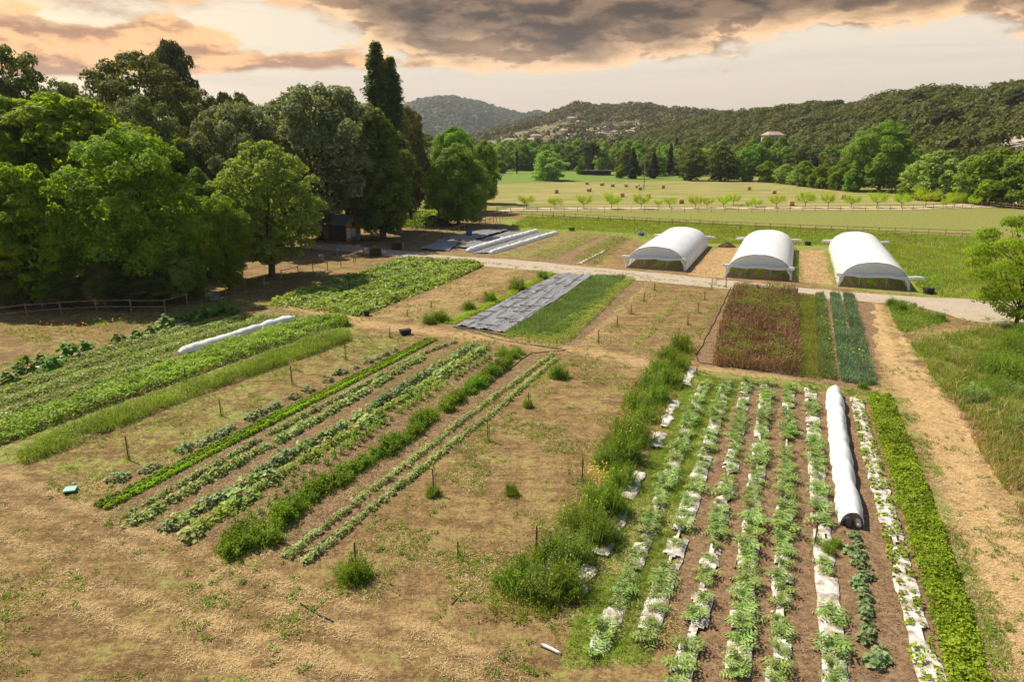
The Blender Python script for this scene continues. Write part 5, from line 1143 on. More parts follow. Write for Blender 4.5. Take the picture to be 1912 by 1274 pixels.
# ------------------------------------------------------------------ greenhouses
def greenhouse(FLp, FRp, backp, label, seed, h=2.6, lip=.9, lipr=.7):
    FL, FR, BR = G(*FLp), G(*FRp), G(*backp); w = (FR - FL) @ AY; L = (BR - FR) @ AX
    cen = FL + AY * w / 2 + AX * ((FR - FL) @ AX) / 2
    ang = math.atan2(AX[1], AX[0]); z0 = float(hgt(*cen)); root = empty('greenhouse', (cen[0], cen[1], z0), ang); tag(root, label, 'greenhouse', 'white plastic greenhouses behind the gravel road')
    # local: x along (away), y to the left
    th = np.linspace(0, pi, 33)
    def arch(x, grow=0.0, hs=1.0): return np.stack([np.full(33, x), np.sign(np.cos(th)) * np.abs(np.cos(th)) ** .84 * (w / 2 + grow), (np.abs(np.sin(th)) ** .88) * (h * hs + grow)], 1)
    xs = np.linspace(-.35, L, 46)
    V = np.array([arch(x, 0, 1 + .012 * math.cos(x * 2 * pi / 2.0)) for x in xs]); V[..., 2] += .10 * (fbm(V[..., 0] * .5 + seed, V[..., 1] * 1.8, 4) - .5) + .035 * np.abs(np.cos(V[..., 0] * pi / 2.05))
    ov = 5; g = Geo(); g.grid(V[:, ov:-ov]); g.build('roof_film', M['gh_film'], root, smooth=True)
    for s in (slice(0, ov + 1), slice(32 - ov, 33)):
        Vs = V[:, s].copy(); Vs[..., 1] *= 1.004; Vs[..., 1] += .05 * (fbm(Vs[..., 0] * 2, Vs[..., 2] * 3, 3) - .5); g = Geo(); g.grid(Vs); g.build('side_film', M['side_film'], root, smooth=True)
    for x in np.linspace(0, L, 9): g = Geo(); g.tube(arch(x, -.05), .03, 5, False); g.build('hoop', M['galv'], root, smooth=True)
    zb = 1.32
    for x, nm in ((0, 'vent_net'), (L - .05, 'vent_net')):
        A_ = arch(x, -.06); up_ = A_[A_[:, 2] > zb]; y0 = np.interp(zb, [A_[i, 2] for i in range(0, 17)], [A_[i, 1] for i in range(0, 17)])
        pl = np.vstack([[x, y0, zb], up_, [x, -y0, zb]]); k_ = len(pl); ctr = np.array([[x, 0, zb]])
        g = Geo(); g.add(np.vstack([pl, ctr]), [[i, i + 1, k_] for i in range(k_ - 1)]); g.build(nm, M['gh_net'], root)
    # rolled flap over the opening, wider than the tunnel
    for x, ex0, ex1, nm in ((-.25, lip, lipr, 'rolled_flap'), (L + .2, .9, .9, 'rolled_flap')):
        ys = np.linspace(w / 2 + ex0, -w / 2 - ex1, 30); zz_ = zb + .05 * np.sin(ys * 2 + seed) - .012 * (ys - ys.mean()); 
        g = Geo(); g.tube(np.stack([np.full(30, x), ys, zz_], 1), .085 + .03 * np.abs(np.sin(ys * 3)), 8)
        dz_ = .16 + .08 * fbm(ys * 2, ys * 0 + seed, 2); g.grid(np.array([np.stack([np.full(30, x - .1), ys, zz_], 1), np.stack([np.full(30, x - .14), ys, zz_ - dz_], 1)])); g.build(nm, M['white_cloth'], root, smooth=True)
    for s in (-1, 1):
        g = Geo(); y_ = s * (w / 2 - .05)
        g.grid(np.array([[[-.2 - .12 * k_, y_ - s * .45 * (1 - q), .02 + 1.3 * q] for q in np.linspace(0, 1, 7)] for k_ in (0, 1)]) if False else np.array([[[-.22, y_ + s * .15 - s * (.5 * q ** 1.5) + .05 * math.sin(q * 9 + b__), .05 + 1.3 * q] for q in np.linspace(0, 1, 8)] for b__ in (0, 1)]) + np.array([[[0, 0, 0]]] * 1) + np.array([[[0, 0, 0]] * 8, [[-.05, -s * .28, 0]] * 8]))
        g.build('corner_curtain', M['white_cloth'], root, smooth=True)
        g = Geo(); g.tube([[0, y_, 0], [0, y_, 1.4]], .04, 6); g.build('corner_post', M['galv'], root)
    for y_ in (-w * .18, w * .2):
        g = Geo(); g.tube([[0, y_, 0], [0, y_, 1.4]], .035, 6); g.build('door_post', M['galv'], root)
    # crops inside
    wl = lambda x, y_: np.array([cen[0] + AX[0] * x + AY[0] * (-y_), cen[1] + AX[1] * x + AY[1] * (-y_)])
    for j, y_ in enumerate(np.linspace(-w * .38, w * .38, 5)):
        a0 = wl(.3, y_ + .35); a1 = wl(.3, y_ - .35); b0 = wl(L - 1, y_ - .35); b1 = wl(L - 1, y_ + .35)
        cover('greenhouse_crop', np.array([a0, a1, b0, b1]), 70, .2, [1.2, .5, .4, .6, 1.2][j], [M['tomato'], M['bean'], M['lettuce'], M['tomato'], M['tomato']][j], world=True, asp=.5, seed=seed * 10 + j, up=.4)
    return w, L
print(greenhouse((1172, 497), (1279, 508), (1325, 462), 'first of the white tunnel greenhouses from the left', 1, lip=.6, lipr=.0))
print(greenhouse((1355, 515), (1478, 526), (1483, 468), 'middle white tunnel greenhouse behind the gravel road', 2, lip=.3, lipr=.2))
print(greenhouse((1563, 531), (1700, 547), (1660, 475), 'right-hand white tunnel greenhouse with the wide projecting flap', 3, lip=.2, lipr=1.1))
cover('weeds_by_greenhouse', [(1480, 470), (1488, 470), (1500, 530), (1480, 528)], 40, .15, .7, M['weed'], asp=.5, seed=71)
cover('weeds_by_greenhouse', [(1540, 475), (1552, 478), (1566, 532), (1545, 530)], 40, .15, .8, M['weed'], asp=.5, seed=72)
cover('weeds_by_greenhouse', [(1700, 500), (1735, 520), (1760, 548), (1715, 552)], 40, .2, .9, M['weed'], asp=.5, seed=73)
cover('straw_between_greenhouses', [(1325, 470), (1345, 464), (1395, 464), (1350, 519), (1285, 512)], 30, .22, .10, M['straw'], asp=.15, seed=74)
cover('straw_between_greenhouses', [(1490, 470), (1538, 470), (1548, 530), (1490, 528)], 30, .22, .10, M['straw'], asp=.15, seed=75)
# tall meadow
md = [(985, 405), (1250, 414), (1500, 427), (1870, 446), (1912, 452), (1990, 500), (1912, 565), (1760, 556), (1715, 540), (1655, 465), (1540, 458), (1480, 458), (1320, 455), (1240, 440), (1120, 432), (950, 425)]
blades_area('meadow_grass', md, 45, .38, .045, M['grass_lush'], .8, seed=80, tuft=2, nscale=5, cap=200000)
blades_area('meadow_seed_heads', md, 5, .5, .05, M['drygrass'], .6, seed=81, tuft=3, thin=.47, nscale=2.5, cap=30000)
cover('meadow_weeds', md, 6, .22, .7, M['weed'], asp=.5, seed=82, thin=.5, up=.4, nscale=4)
cover('field_bank_weeds', [(930, 428), (1120, 430), (1240, 440), (1300, 446), (1240, 452), (1110, 438)], 10, .22, .6, M['weed'], asp=.5, seed=83)
0 and blades_area('paddock_grass', [(950, 402), (1870, 441), (2050, 445), (2050, 396), (1700, 393), (955, 394)], 10, .12, .05, M['grass_lush'], .8, seed=84, tuft=2, nscale=9, cap=70000)
# rough ground at the right
rg = [(1700, 645), (1760, 628), (1860, 612), (1912, 620), (2050, 690), (2050, 900), (1930, 900), (1850, 830), (1760, 730)]
blades_area('rough_grass', rg, 160, .50, .022, M['grass'], .9, seed=85, tuft=6, nscale=1.5, thin=.38)
blades_area('rough_dry_grass', rg, 90, .55, .02, M['drygrass'], .9, seed=86, tuft=6, nscale=1.5, thin=.47)
cover('rough_weeds', rg, 70, .10, .5, M['weed'], asp=.5, seed=87, thin=.48, up=.4)
rg2 = [(1790, 780), (1912, 790), (2100, 900), (2150, 1150), (2000, 1060), (1912, 970), (1850, 880)]
blades_area('rough_grass', rg2, 170, .45, .02, M['grass'], .9, seed=88, tuft=6, nscale=1.3, thin=.45)
blades_area('rough_dry_grass', rg2, 190, .45, .02, M['drygrass'], .9, seed=89, tuft=6, nscale=1.3, thin=.36)
isl = [(1655, 562), (1700, 568), (1772, 600), (1740, 612), (1680, 622), (1668, 600)]
blades_area('island_grass', isl, 130, .40, .03, M['grass'], .8, seed=90, tuft=5)
cover('island_weeds', isl, 30, .13, .4, M['weed'], asp=.5, seed=91)
# grass between and beside artichokes
blades_area('bed_grass', [(1290, 700), (1385, 712), (1340, 830), (1290, 950), (1235, 1090), (1215, 1240), (1040, 1250), (1110, 1060), (1200, 880)], 420, .16, .014, M['grass_lush'], 1.0, seed=92, tuft=6, thin=.36, nscale=.9)
cover('bed_clover', [(1290, 700), (1385, 712), (1340, 830), (1290, 950), (1235, 1090), (1215, 1240), (1040, 1250), (1110, 1060), (1200, 880)], 150, .05, .12, M['weed'], seed=93, thin=.38)
blades_area('bed_edge_grass', [(1300, 692), (1640, 728), (1660, 745), (1300, 714)], 200, .16, .015, M['grass'], 1.0, seed=94, tuft=6, thin=.4)
blades_area('bed_edge_grass', [(1665, 745), (1750, 960), (1862, 1290), (1905, 1290), (1815, 1010), (1700, 745)], 260, .15, .013, M['grass'], 1.0, seed=95, tuft=6, thin=.46)
# green strip between saplings in the middle
cover('green_strip', [(1258, 560), (1272, 562), (1215, 625), (1190, 650), (1175, 648)], 70, .14, .35, M['bean'], asp=.5, seed=96, thin=.35)
cover('weeds_left_of_soil_strip', [(1340, 560), (1355, 565), (1290, 665), (1265, 660)], 50, .12, .35, M['weed'], asp=.5, seed=97, thin=.45)

# scattered small weeds, grass tufts and straw on the open ground
def look(attr, q):
    i = np.clip(np.searchsorted(gx, q[:, 0]), 0, len(gx) - 1); j = np.clip(np.searchsorted(gy, q[:, 1]), 0, len(gy) - 1)
    return A[attr].reshape(len(gx), len(gy))[i, j]
r_ = np.random.RandomState(99)
vis = GL([(-80, 620), (480, 520), (760, 480), (1320, 520), (1912, 600), (1990, 760), (2040, 1330), (-120, 1330)])
q = sample_poly(vis, 190000, r_); q = q[r_.rand(len(q)) < np.clip(26 / np.hypot(q[:, 0], q[:, 1]), 0, 1) ** 1.0]
f = fbm(q[:, 0] / 1.6, q[:, 1] / 1.6, 4); gr = look('green', q); so_ = look('soil', q); st = look('straw', q)
kt = (gr + (f - .5) * 2.4 > .58) & (r_.rand(len(q)) < .8)
qq = np.repeat(q[kt], 6, 0); qq = qq + r_.normal(size=qq.shape) * .06; g = Geo()
g.blades(np.column_stack([qq, hgt(qq[:, 0], qq[:, 1])]), r_.uniform(.05, .16, len(qq)), .016, 1.1, r_); tag(g.build('grass_tufts', M['grass']), kind='stuff')
kd = (st + (f - .5) > .1) & (so_ < .6) & (r_.rand(len(q)) < .75)
qq = np.repeat(q[kd], 6, 0); qq = qq + r_.normal(size=qq.shape) * .12; n = len(qq); g = Geo()
g.leaves(np.column_stack([qq, hgt(qq[:, 0], qq[:, 1]) + .012 + .03 * r_.rand(n)]), r_.normal(size=(n, 3)) * .25 + [0, 0, 1], r_.uniform(.08, .26, n), .014, r_); tag(g.build('straw_litter', M['straw']), kind='stuff')
kw = (so_ < .5) & (r_.rand(len(q)) < .05) & (f > .47); qq = np.repeat(q[kw], 16, 0); qq = qq + r_.normal(size=qq.shape) * .07; n = len(qq); g = Geo()
g.leaves(np.column_stack([qq, hgt(qq[:, 0], qq[:, 1]) + .02 + .09 * r_.rand(n)]), r_.normal(size=(n, 3)) * .5 + [0, 0, 1], .075, .05, r_); tag(g.build('small_weeds', M['weed']), kind='stuff')
qs = q[so_ > .5]; qs = qs[r_.rand(len(qs)) < .35]; qs = np.repeat(qs, 3, 0) + r_.normal(size=(len(qs) * 3, 2)) * .15; n = len(qs); g = Geo()
g.leaves(np.column_stack([qs, hgt(qs[:, 0], qs[:, 1]) + .015]), r_.normal(size=(n, 3)) * .4 + [0, 0, 1], r_.uniform(.04, .14, n), .03, r_); tag(g.build('soil_clods_and_chaff', varmat('clods', (.16, .10, .06), (.36, .25, .15), 8, .9, .1)), kind='stuff')

# ------------------------------------------------------------------ stakes and saplings
def sapling(px, py, h, leafy, label, name='staked_sapling', group=None):
    c = G(px, py); z = float(hgt(*c)); root = empty(name, (c[0], c[1], z)); tag(root, label, 'sapling', group)
    r = np.random.RandomState(int(px * 7 + py)); g = Geo(); g.tube([[0, 0, -.1], [r.uniform(-.03, .03), 0, h]], .028, 6); g.build('stake', M['wood_dark'], root)
    g = Geo(); g.tube([[.06, 0, 0], [.08, .02, h * .5], [.05 + r.uniform(-.1, .1), 0, h * 1.15]], [.014, .01, .005], 5)
    n = int(30 * leafy) + 6; zz_ = r.uniform(.15, 1.2, n) * h; g.build('stem', M['bark'], root)
    g = Geo(); g.leaves(np.stack([.06 + r.normal(size=n) * .09 * (1 + leafy), r.normal(size=n) * .09 * (1 + leafy), zz_], 1), r.normal(size=(n, 3)) + [0, 0, .5], .09, .05, r)
    q_ = r.normal(size=(50, 2)) * .16; g.blades(np.column_stack([q_, np.zeros(50)]), r.uniform(.1, .4, 50), .018, .7, r); g.build('leaves', M['weed'], root)
for px, py, h, lf, lb in [(240, 858, 1.2, .4, 'bare sapling and stake nearest the green valve box'), (413, 778, .9, 1.2, 'bushy little sapling on the strip beside the flowers'), (545, 719, 1.2, .6, 'staked sapling with a leafy tip left of the lettuce plot'), (645, 672, 1.1, .4, 'tall bare stake at the far end of the strip beside the flowers'),
                          (347, 713, .9, .5, 'thin sapling at the edge of the bean row'), (573, 634, .8, .4, 'thin sapling between the bean row and the flowers'), (728, 632, .8, .2, 'short post by the cross lane near the black box'), (810, 922, 1.1, .4, 'stake amid low weeds in the dry field'), (911, 826, 1.1, .8, 'stake with a leafy base in the upper dry field'),
                          (987, 758, .8, .6, 'small sapling near the end of the twin row'), (1087, 900, 1.1, .8, 'stake left of the hedge middle'), (1000, 1050, 1.4, 1.2, 'tall sapling stem left of the violet bush'), (855, 1045, .7, 2.0, 'leafy dock plant by a stake in the near dry field'), (1148, 818, 1.1, .8, 'stake close to the hedge on the dry field side'),
                          (665, 1060, 1.0, .5, 'stake in the clump of weeds in the near dry field'), (1186, 742, .9, .4, 'dark stake left of the far hedge'), (1117, 640, 1.0, .5, 'stake with dry grass beside the cross lane'), (1152, 610, .8, 1.0, 'sapling with tufts in the lower left of the sapling plot'), (1178, 585, .8, .7, 'sapling left of the green strip'),
                          (1202, 563, .9, .5, 'thin sapling in the upper sapling plot'), (1222, 543, .7, 1.5, 'leafy sapling nearest the gravel road'), (1266, 638, 1.1, 1.4, 'leafy sapling at the near end of the sapling plot'), (1284, 608, .9, .8, 'sapling right of the green strip'), (1303, 585, .9, .6, 'dark thin sapling left of the bare soil strip'), (1315, 561, .9, .9, 'sapling in the upper right of the sapling plot'),
                          (1328, 541, 1.1, .8, 'sapling with a white tag beside the gravel road'), (1355, 537, 1.0, .1, 'bare stake at the top of the bare soil strip'), (1521, 1020, .9, .3, 'stake standing in the sixth artichoke row'), (805, 576, .6, .1, 'thin stake at the edge of the pumpkin patch'), (760, 592, .6, .1, 'thin stake below the pumpkin patch'), (1300, 700, .5, .2, 'short stake by the hose corner')]:
    sapling(px, py, h, lf, lb)
# young orchard trees
def young(seed):
    r = np.random.RandomState(seed); root = empty('young_orchard_tree', (0, 0, 0)); g = Geo(); g.tube([[0, 0, -.1], [0, 0, .9]], [.06, .045], 6); tips = []
    for i in range(8):
        a = i * .785 + r.uniform(-.3, .3); e = np.array([cos(a) * r.uniform(1.1, 1.9), sin(a) * r.uniform(1.1, 1.9), r.uniform(1.7, 2.6)]); m_ = e * .5 + [0, 0, .2]; g.tube([[0, 0, .8], m_, e], [.035, .022, .008], 4, False); tips += [(m_, e)]
    g.build('trunk', M['bark'], root); n = 1700; k_ = r.randint(0, 8, n); s = r.uniform(.1, 1.05, n)[:, None]
    C = np.array([tips[i][0] for i in k_]) * (1 - s) + np.array([tips[i][1] for i in k_]) * s + r.normal(size=(n, 3)) * .24
    g = Geo(); g.leaves(C, r.normal(size=(n, 3)) * .7 + [0, 0, .6], .20, .10, r); g.build('crown', M['l_young'], root); root['_new'] = 1; return root
yt = [young(300 + i) for i in range(4)]
ylist = [(983, 389, 1.05), (1036, 389, .95), (1090, 389, 1.0), (1142, 390, 1.1), (1197, 390, 1.05), (1229, 388, .6), (1250, 388, .85), (1298, 389, .95), (1320, 388, .75), (1351, 389, .9), (1369, 383, .95), (1397, 389, .6), (1411, 387, .8), (1449, 388, 1.0), (1503, 388, 1.15), (1546, 388, 1.05), (1589, 388, 1.05), (1637, 388, 1.1), (1683, 388, 1.1), (1728, 387, 1.3), (1766, 387, .75), (1782, 387, 1.0), (1818, 386, .7)]
for px, py, sc in ylist: place(yt, [G(px, py)], 'young bright green orchard tree in the line along the sandy farm track', 'young tree', 'young orchard trees along the farm track', sc * 1.05, sc * 1.15)
clean(yt)
# hay bales
def bale():
    g = Geo(); th = np.linspace(0, 2 * pi, 25)[:-1]; n = 24; xs = [-.62, -.6, -.3, 0, .3, .6, .62]; rad = [.66, .74, .765, .77, .765, .74, .66]
    V = np.array([[[x, cos(t_) * r * (1 + .012 * sin(t_ * 7)), .74 + sin(t_) * r] for t_ in np.linspace(0, 2 * pi, 25)] for x, r in zip(xs, rad)]); g.grid(V)
    for e in (0, 6): g.f.append(np.array([[e * 25, e * 25 + k_, e * 25 + k_ + 1] for k_ in range(1, 23)]))
    return g
bp_ = [proto_obj('hay_bale', bale(), M['hay'])]
for px, py in [(1038.5, 361), (1100, 358), (1096, 345), (1124, 347), (1144, 349), (1169, 349.5), (1190.5, 351), (1195, 355), (1237, 352), (1161, 368), (1210.6, 369), (1397, 355), (1445, 362), (1572, 372), (1477, 384), (1272, 380)]:
    place(bp_, [G(px, py)], 'round straw-coloured hay bale lying on the mown hay field', 'hay bale', 'round hay bales on the hay field', .88, .94, sz=.92, rz=rng.uniform(-.6, .3))

# ------------------------------------------------------------------ fences
def fence(name, posts, label, h=1.15, rails=(1.05, .5), gaps=(), mat='wood', pr=.055, rr=.038, extra=None, jit=.02):
    P_ = GL(posts) if extra is None else extra; root = empty(name, (P_[0][0], P_[0][1], 0)); tag(root, label, 'fence')
    O = np.array([P_[0][0], P_[0][1], 0]); r = np.random.RandomState(int(P_[0][0] * 10) % 1000)
    tops = []
    for i, p in enumerate(P_):
        z = float(hgt(*p)); g = Geo(); l_ = r.uniform(-.04, .04, 2); g.tube([[p[0], p[1], z - .2], [p[0] + l_[0], p[1] + l_[1], z + h + r.uniform(-.04, .06)]], [pr, pr * .9], 7); g.build('post', M[mat], root, origin=O); tops.append((p, z))
    for i in range(len(P_) - 1):
        if i in gaps: continue
        for j, rz_ in enumerate(rails):
            if (i, j) in gaps: continue
            (a, za), (b_, zb_) = tops[i], tops[i + 1]; g = Geo(); off = np.array([.0, -.06]); g.tube([[*(a + off), za + rz_ + r.uniform(-jit, jit)], [*(b_ + off), zb_ + rz_ + r.uniform(-jit, jit)]], rr, 5); g.build('rail', M[mat], root, origin=O)
    return root
fence('rail_fence', [(-85, 607), (-15, 600), (51, 592), (115, 587), (181, 583), (246, 583), (309, 583), (350, 572), (386, 560), (422, 551), (439, 547), (458, 541), (494, 533), (526, 523), (557, 515), (585, 510), (612, 505), (637, 498), (661, 492), (664, 489), (679, 479)], 'wooden rail fence in front of the left wood with missing rails',
      gaps=(7, 9, 10, 12, 14, 16, 18, (6, 1), (8, 1), (11, 1), (13, 1), (15, 1), (17, 1), (19, 1)))
def interp_posts(pts, n):
    P_ = GL(pts); c, _ = along(P_, 1.0); seg = np.hypot(*np.diff(P_, axis=0).T); tot = seg.sum(); c, _ = along(P_, tot / (n - 1)); return c
fence('wire_fence', None, 'low post fence with one rail behind the tarps under the wood', h=1.1, rails=(1.0,), extra=interp_posts([(785, 452), (815, 444), (850, 436), (885, 426), (912, 420), (955, 404)], 20), mat='wood')
fence('paddock_fence', None, 'long two-rail wooden fence behind the greenhouses', h=1.2, rails=(1.12, .62), extra=interp_posts([(955, 404), (1250, 421), (1500, 433), (1700, 440), (1862, 446)], 36), mat='wood', rr=.05)
fence('track_fence', None, 'two-rail wooden fence along the sandy farm track', h=1.2, rails=(1.1, .6), extra=interp_posts([(928, 396), (1100, 396), (1400, 396), (1690, 393), (1850, 387), (1890, 391), (1960, 398)], 46), mat='wood', rr=.045)

# ------------------------------------------------------------------ the hut and its yard
def hut():
    c = G(633, 446); rz = -.35; root = empty('wooden_hut', (c[0], c[1], 0), rz); tag(root, 'small wooden hut with orange boards and corrugated roof half hidden by trees', 'hut'); w, dp, h = 5.2, 4.0, 2.5
    g = Geo(); g.box((0, -dp / 2, h / 2), (w, .12, h)); g.build('wall', M['brown_wood'], root)
    g = Geo(); g.box((0, dp / 2, h / 2), (w, .12, h)); g.build('wall', M['brown_wood'], root)
    for s, nm in ((-1, 'wall'), (1, 'wall')):
        x = s * w / 2; g = Geo(); g.box((x, 0, h / 2), (.12, dp - .13, h)); t0 = x + s * .06; g.add([(t0, -dp / 2, h), (t0, dp / 2, h), (t0, 0, h + 1.1), (x - s * .06, -dp / 2, h), (x - s * .06, dp / 2, h), (x - s * .06, 0, h + 1.1)], [[0, 1, 4, 3], [1, 2, 5, 4], [2, 0, 3, 5]]); g.f.append(np.array([[0, 1, 2], [3, 5, 4]]) + g.n - 6); g.build(nm, M['orange_wood'], root)
    for s in (-1, 1):
        n = 60; xs = np.linspace(-w / 2 - .4, w / 2 + .4, n); V = np.zeros((n, 2, 3)); zz_ = .03 * np.sin(np.arange(n) * pi / 2 * 1.0)
        V[:, 0] = np.stack([xs, np.full(n, 0.), h + 1.22 + zz_], 1); V[:, 1] = np.stack([xs, np.full(n, s * (dp / 2 + .6)), h - .12 + zz_], 1); g = Geo(); g.grid(V); g.build('roof', M['roofmetal'], root)
    for (y_, z_, sy, sz_) in ((-1.35, 1.15, .9, 1.5), (-.1, 1.05, 1.1, 1.2)):
        g = Geo(); g.box((w / 2 + .10, y_, z_), (.05, sy, sz_)); g.build('board', M['poster'], root, )
    g = Geo(); g.box((w / 2 + .09, .1, 2.35), (.04, .9, .7)); g.build('window', M['glass'], root)
    g = Geo(); g.box((-.9, -dp / 2 - .10, 1.0), (.95, .06, 2.0)); g.build('door', M['brown_wood'], root)
    g = Geo()
    for i in range(5): g.box((w / 2 + .11, .95 + .16 * (i % 3), 1.75 - .18 * i), (.04, .12, .1))
    g.build('hanging_tools', M['brown_wood'], root)
hut()
def at_px(px, py): c = G(px, py); return np.array([c[0], c[1], float(hgt(*c))])
def barrel(px, py, label, mat='greybarrel', s=1.0):
    p = at_px(px, py); root = empty('barrel', p, 0); root.scale = (s, s, s); tag(root, label, 'barrel'); th = np.linspace(0, 2 * pi, 21); g = Geo()
    zs = [0, .05, .3, .33, .36, .62, .65, .68, .9, .93]; rs = [.26, .29, .30, .32, .30, .30, .32, .30, .29, .27]
    g.grid(np.array([[[cos(t_) * r, sin(t_) * r, z] for t_ in th] for z, r in zip(zs, rs)])); g.build('drum', M[mat], root, smooth=True)
    g = Geo(); g.tube([[0, 0, .90], [0, 0, .925]], .27, 20); g.build('lid', M['black'], root)
barrel(628, 477, 'grey barrel standing under the trees beside the rail fence'); barrel(601, 489, 'dark bluish barrel left of the grey one near the rail fence'); barrel(669, 449, 'grey barrel standing at the corner of the hut', s=1.1); barrel(506, 494, 'barrel beside the leaning oak trunk'); barrel(546, 463, 'barrel deep under the oak', s=1.1)
def crate(px, py, label, s=1.0, rz=.3):
    p = at_px(px, py); root = empty('planter_crate', p, rz); root.scale = (s, s, s); tag(root, label, 'planter')
    for s_ in (-1, 1):
        g = Geo(); [g.box((0, s_ * .55, .12 + k_ * .2), (1.5, .05, .17)) for k_ in range(5)]; g.build('side_boards', M['brown_wood'], root)
        g = Geo(); [g.box((s_ * .75, 0, .12 + k_ * .2), (.05, 1.0, .17)) for k_ in range(5)]; g.build('end_boards', M['wood'], root)
    g = Geo(); g.box((0, 0, .85), (1.4, 1.0, .1)); g.build('soil', M['compost'], root); dome_plant(5, .6, .4, 160, .16, .5).build('herbs', M['tomato'], root, loc=(0, 0, .9))
crate(701, 477, 'wooden planter crate with green herbs at the end of the rail fence', .95); crate(743, 466, 'wooden planter crate beside the gravel road under the poplars', .95, -.1)
def picnic(px, py, label, rz):
    p = at_px(px, py); root = empty('picnic_table', p, rz); tag(root, label, 'picnic table'); g = Geo(); [g.box((0, -.32 + .16 * k_, .75), (1.8, .14, .05)) for k_ in range(5)]; g.build('tabletop', M['wood'], root)
    for s in (-1, 1):
        g = Geo(); [g.box((0, s * .72 + .14 * k_, .44), (1.8, .12, .045)) for k_ in (0, 1)]; g.build('bench', M['wood'], root)
        g = Geo(); g.tube([[s * .7, -.8, 0], [s * .7, -.2, .72]], .05, 5); g.tube([[s * .7, .8, 0], [s * .7, .2, .72]], .05, 5); g.tube([[s * .7, -.75, .4], [s * .7, .85, .4]], .04, 5); g.build('leg_frame', M['wood_dark'], root)
picnic(684, 449, 'wooden picnic table left of another one beside the hut', .2); picnic(702, 446, 'wooden picnic table farther from the hut in dappled sun', .1)
def fourleg(px, py, label):
    p = at_px(px, py); root = empty('yellow_bench', p, .1); tag(root, label, 'bench'); g = Geo(); g.box((0, 0, .42), (1.8, .4, .06)); g.build('seat', M['yellowp'], root)
    for a, b_ in ((-1, -1), (1, -1), (-1, 1), (1, 1)): g = Geo(); g.tube([[a * .75, b_ * .14, 0], [a * .72, b_ * .12, .39]], .03, 5); g.build('leg', M['wood_dark'], root)
fourleg(592, 465, 'low bench with a bright yellow seat under the oak')
def bin_(px, py, label, mat, sx, sy, h, name, cat, rz=.2, lidm=None):
    p = at_px(px, py); root = empty(name, p, rz); tag(root, label, cat); g = Geo(); a, b_, t_ = sx / 2, sy / 2, .86
    g.add([(-a * t_, -b_ * t_, 0), (a * t_, -b_ * t_, 0), (a * t_, b_ * t_, 0), (-a * t_, b_ * t_, 0), (-a, -b_, h), (a, -b_, h), (a, b_, h), (-a, b_, h)], [[0, 3, 2, 1], [0, 1, 5, 4], [1, 2, 6, 5], [2, 3, 7, 6], [3, 0, 4, 7]]); g.build('box', M[mat], root)
    g = Geo(); g.box((0, 0, h + .03), (sx * 1.06, sy * 1.06, .06)); g.build('lid', M[lidm or mat], root)
bin_(132, 918, 'pale green square lid of a valve box in the dry grass', 'black', .42, .42, .12, 'valve_box', 'valve box', .3, 'greenp')
g = Geo(); p = at_px(139, 911); rr_ = np.random.RandomState(1); D = nrm(rr_.normal(size=(40, 3))); th = np.linspace(0, 2 * pi, 11); V = np.array([[[.10 * sin(f_) * cos(t_) * (1 + .2 * sin(3 * t_)), .09 * sin(f_) * sin(t_), .07 * cos(f_) + .2] for t_ in th] for f_ in np.linspace(.01, pi - .01, 7)]); g.grid(V); tag(g.build('stone', M['stone'], loc=p), 'pale stone lying on the valve box lid', 'stone')
bin_(757, 626, 'black crate lying beside the cross lane above the lettuce plot', 'black', .8, .5, .35, 'crate', 'crate', .5); bin_(685, 590, 'black bucket-like box at the corner of the pumpkin patch', 'black', .45, .4, .4, 'bucket', 'bucket'); bin_(876, 442, 'blue plastic box on the dark tarp under the wood', 'bluep', .9, .7, .8, 'blue_box', 'box'); bin_(1197, 440, 'small dark blue box in the grass left of the first greenhouse', 'bluep', .9, .6, .4, 'blue_crate', 'box'); bin_(1067, 431, 'small black box in the tall grass behind the crop rows', 'black', .9, .5, .5, 'box_in_grass', 'box')
bin_(1733, 549, 'dark crate in the grass right of the last greenhouse', 'black', .8, .6, .5, 'crate', 'crate'); bin_(1508, 458, 'small dark crate between the middle and right greenhouses', 'black', .7, .5, .45, 'crate', 'crate')
bin_(402, 560, 'grey tub standing behind the rail fence under the small willow', 'greybarrel', .8, .6, .5, 'grey_tub', 'tub')
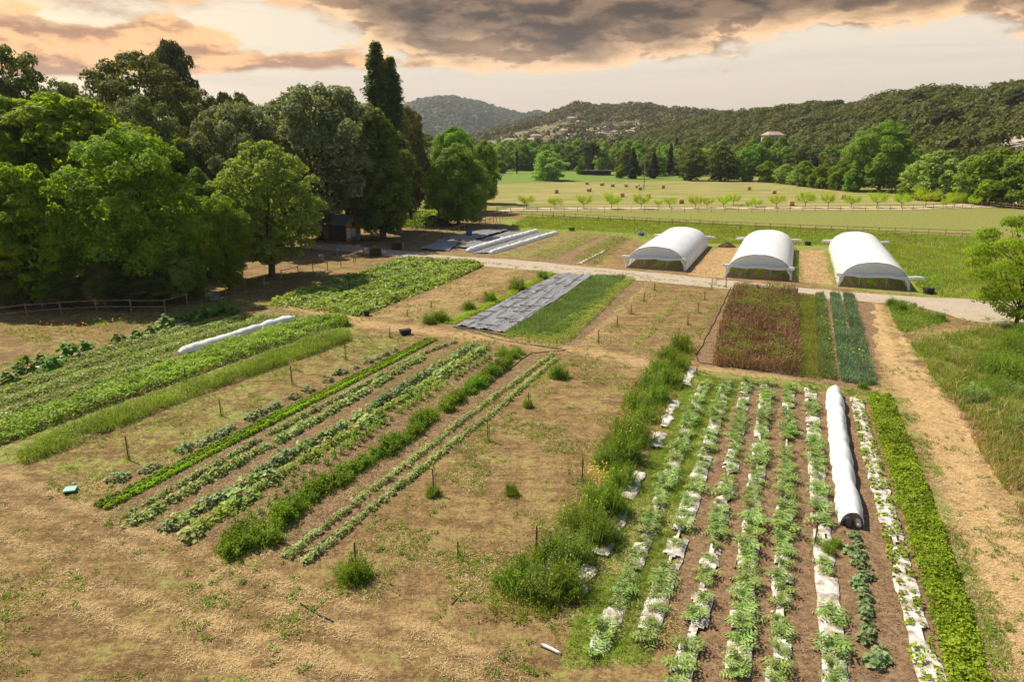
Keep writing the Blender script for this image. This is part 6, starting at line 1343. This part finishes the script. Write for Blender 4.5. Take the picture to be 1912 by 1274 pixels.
def log(a, b_, r0, label, mat='poster'):
    A_, B_ = at_px(*a), at_px(*b_); g = Geo(); s = np.linspace(0, 1, 6)[:, None]; pts = A_ * (1 - s) + B_ * s + [0, 0, r0]; pts[:, 2] += .01 * np.sin(s[:, 0] * 5); g.tube(pts, np.linspace(r0, r0 * .8, 6), 8); tag(g.build('log' if mat == 'poster' else 'branch', M[mat], smooth=True), label, 'log' if mat == 'poster' else 'branch')
log((1010, 1207), (1047, 1223), .055, 'pale bleached log lying in the grass below the hedge')
log((1363, 1082), (1408, 1098), .035, 'dry branch lying across the fourth artichoke row', 'stick'); log((1371, 1062), (1377, 1040), .03, 'dry branch lying along the fourth artichoke row', 'stick'); log((1556, 928), (1570, 940), .03, 'short stick beside the pale net tube', 'stick'); log((1575, 994), (1606, 996), .03, 'stick lying across the end of the pale net tube', 'stick')
log((843, 1130), (878, 1092), .02, 'thin dry stalk lying on the near dry field', 'stick')
# utility pole and lamp post
def pole(px, pyb, pyt, label, name, lamp=False):
    p = at_px(px, pyb); H = height_at(p[0], p[1], pyt); root = empty(name, p); tag(root, label, 'pole'); g = Geo(); g.tube([[0, 0, 0], [0, 0, H]], [.16, .10], 8); g.build('shaft', M['wood' if not lamp else 'galv'], root)
    g = Geo(); g.tube([[-.7 if not lamp else -1.3, 0, H - .25], [.7 if not lamp else 1.3, 0, H - .2]], .07, 6); g.build('crossarm', M['wood_dark' if not lamp else 'galv'], root)
pole(1202, 353, 300, 'wooden utility pole standing among the hay bales', 'utility_pole'); pole(1508, 340, 293, 'thin grey pole with a crossarm rising from the bushes', 'grey_pole', True)
# long low shed on the lawn
c = at_px(1112, 326); root = empty('low_shed', c, .02); tag(root, 'long low dark shed on the lawn behind the umbrella pine', 'shed'); g = Geo(); g.box((0, 0, .9), (14, 3, 1.8)); g.build('wall', M['brown_wood'], root); g = Geo(); g.box((0, 0, 1.95), (15, 3.8, .25)); g.build('roof', M['plaster'], root)
clean(arts); clean(zu); clean(rh); clean(sq); clean(sqd); clean(beb); clean(tm); clean(bp_)
for o in list(SC.objects):
    if '_new' in o: del o['_new']
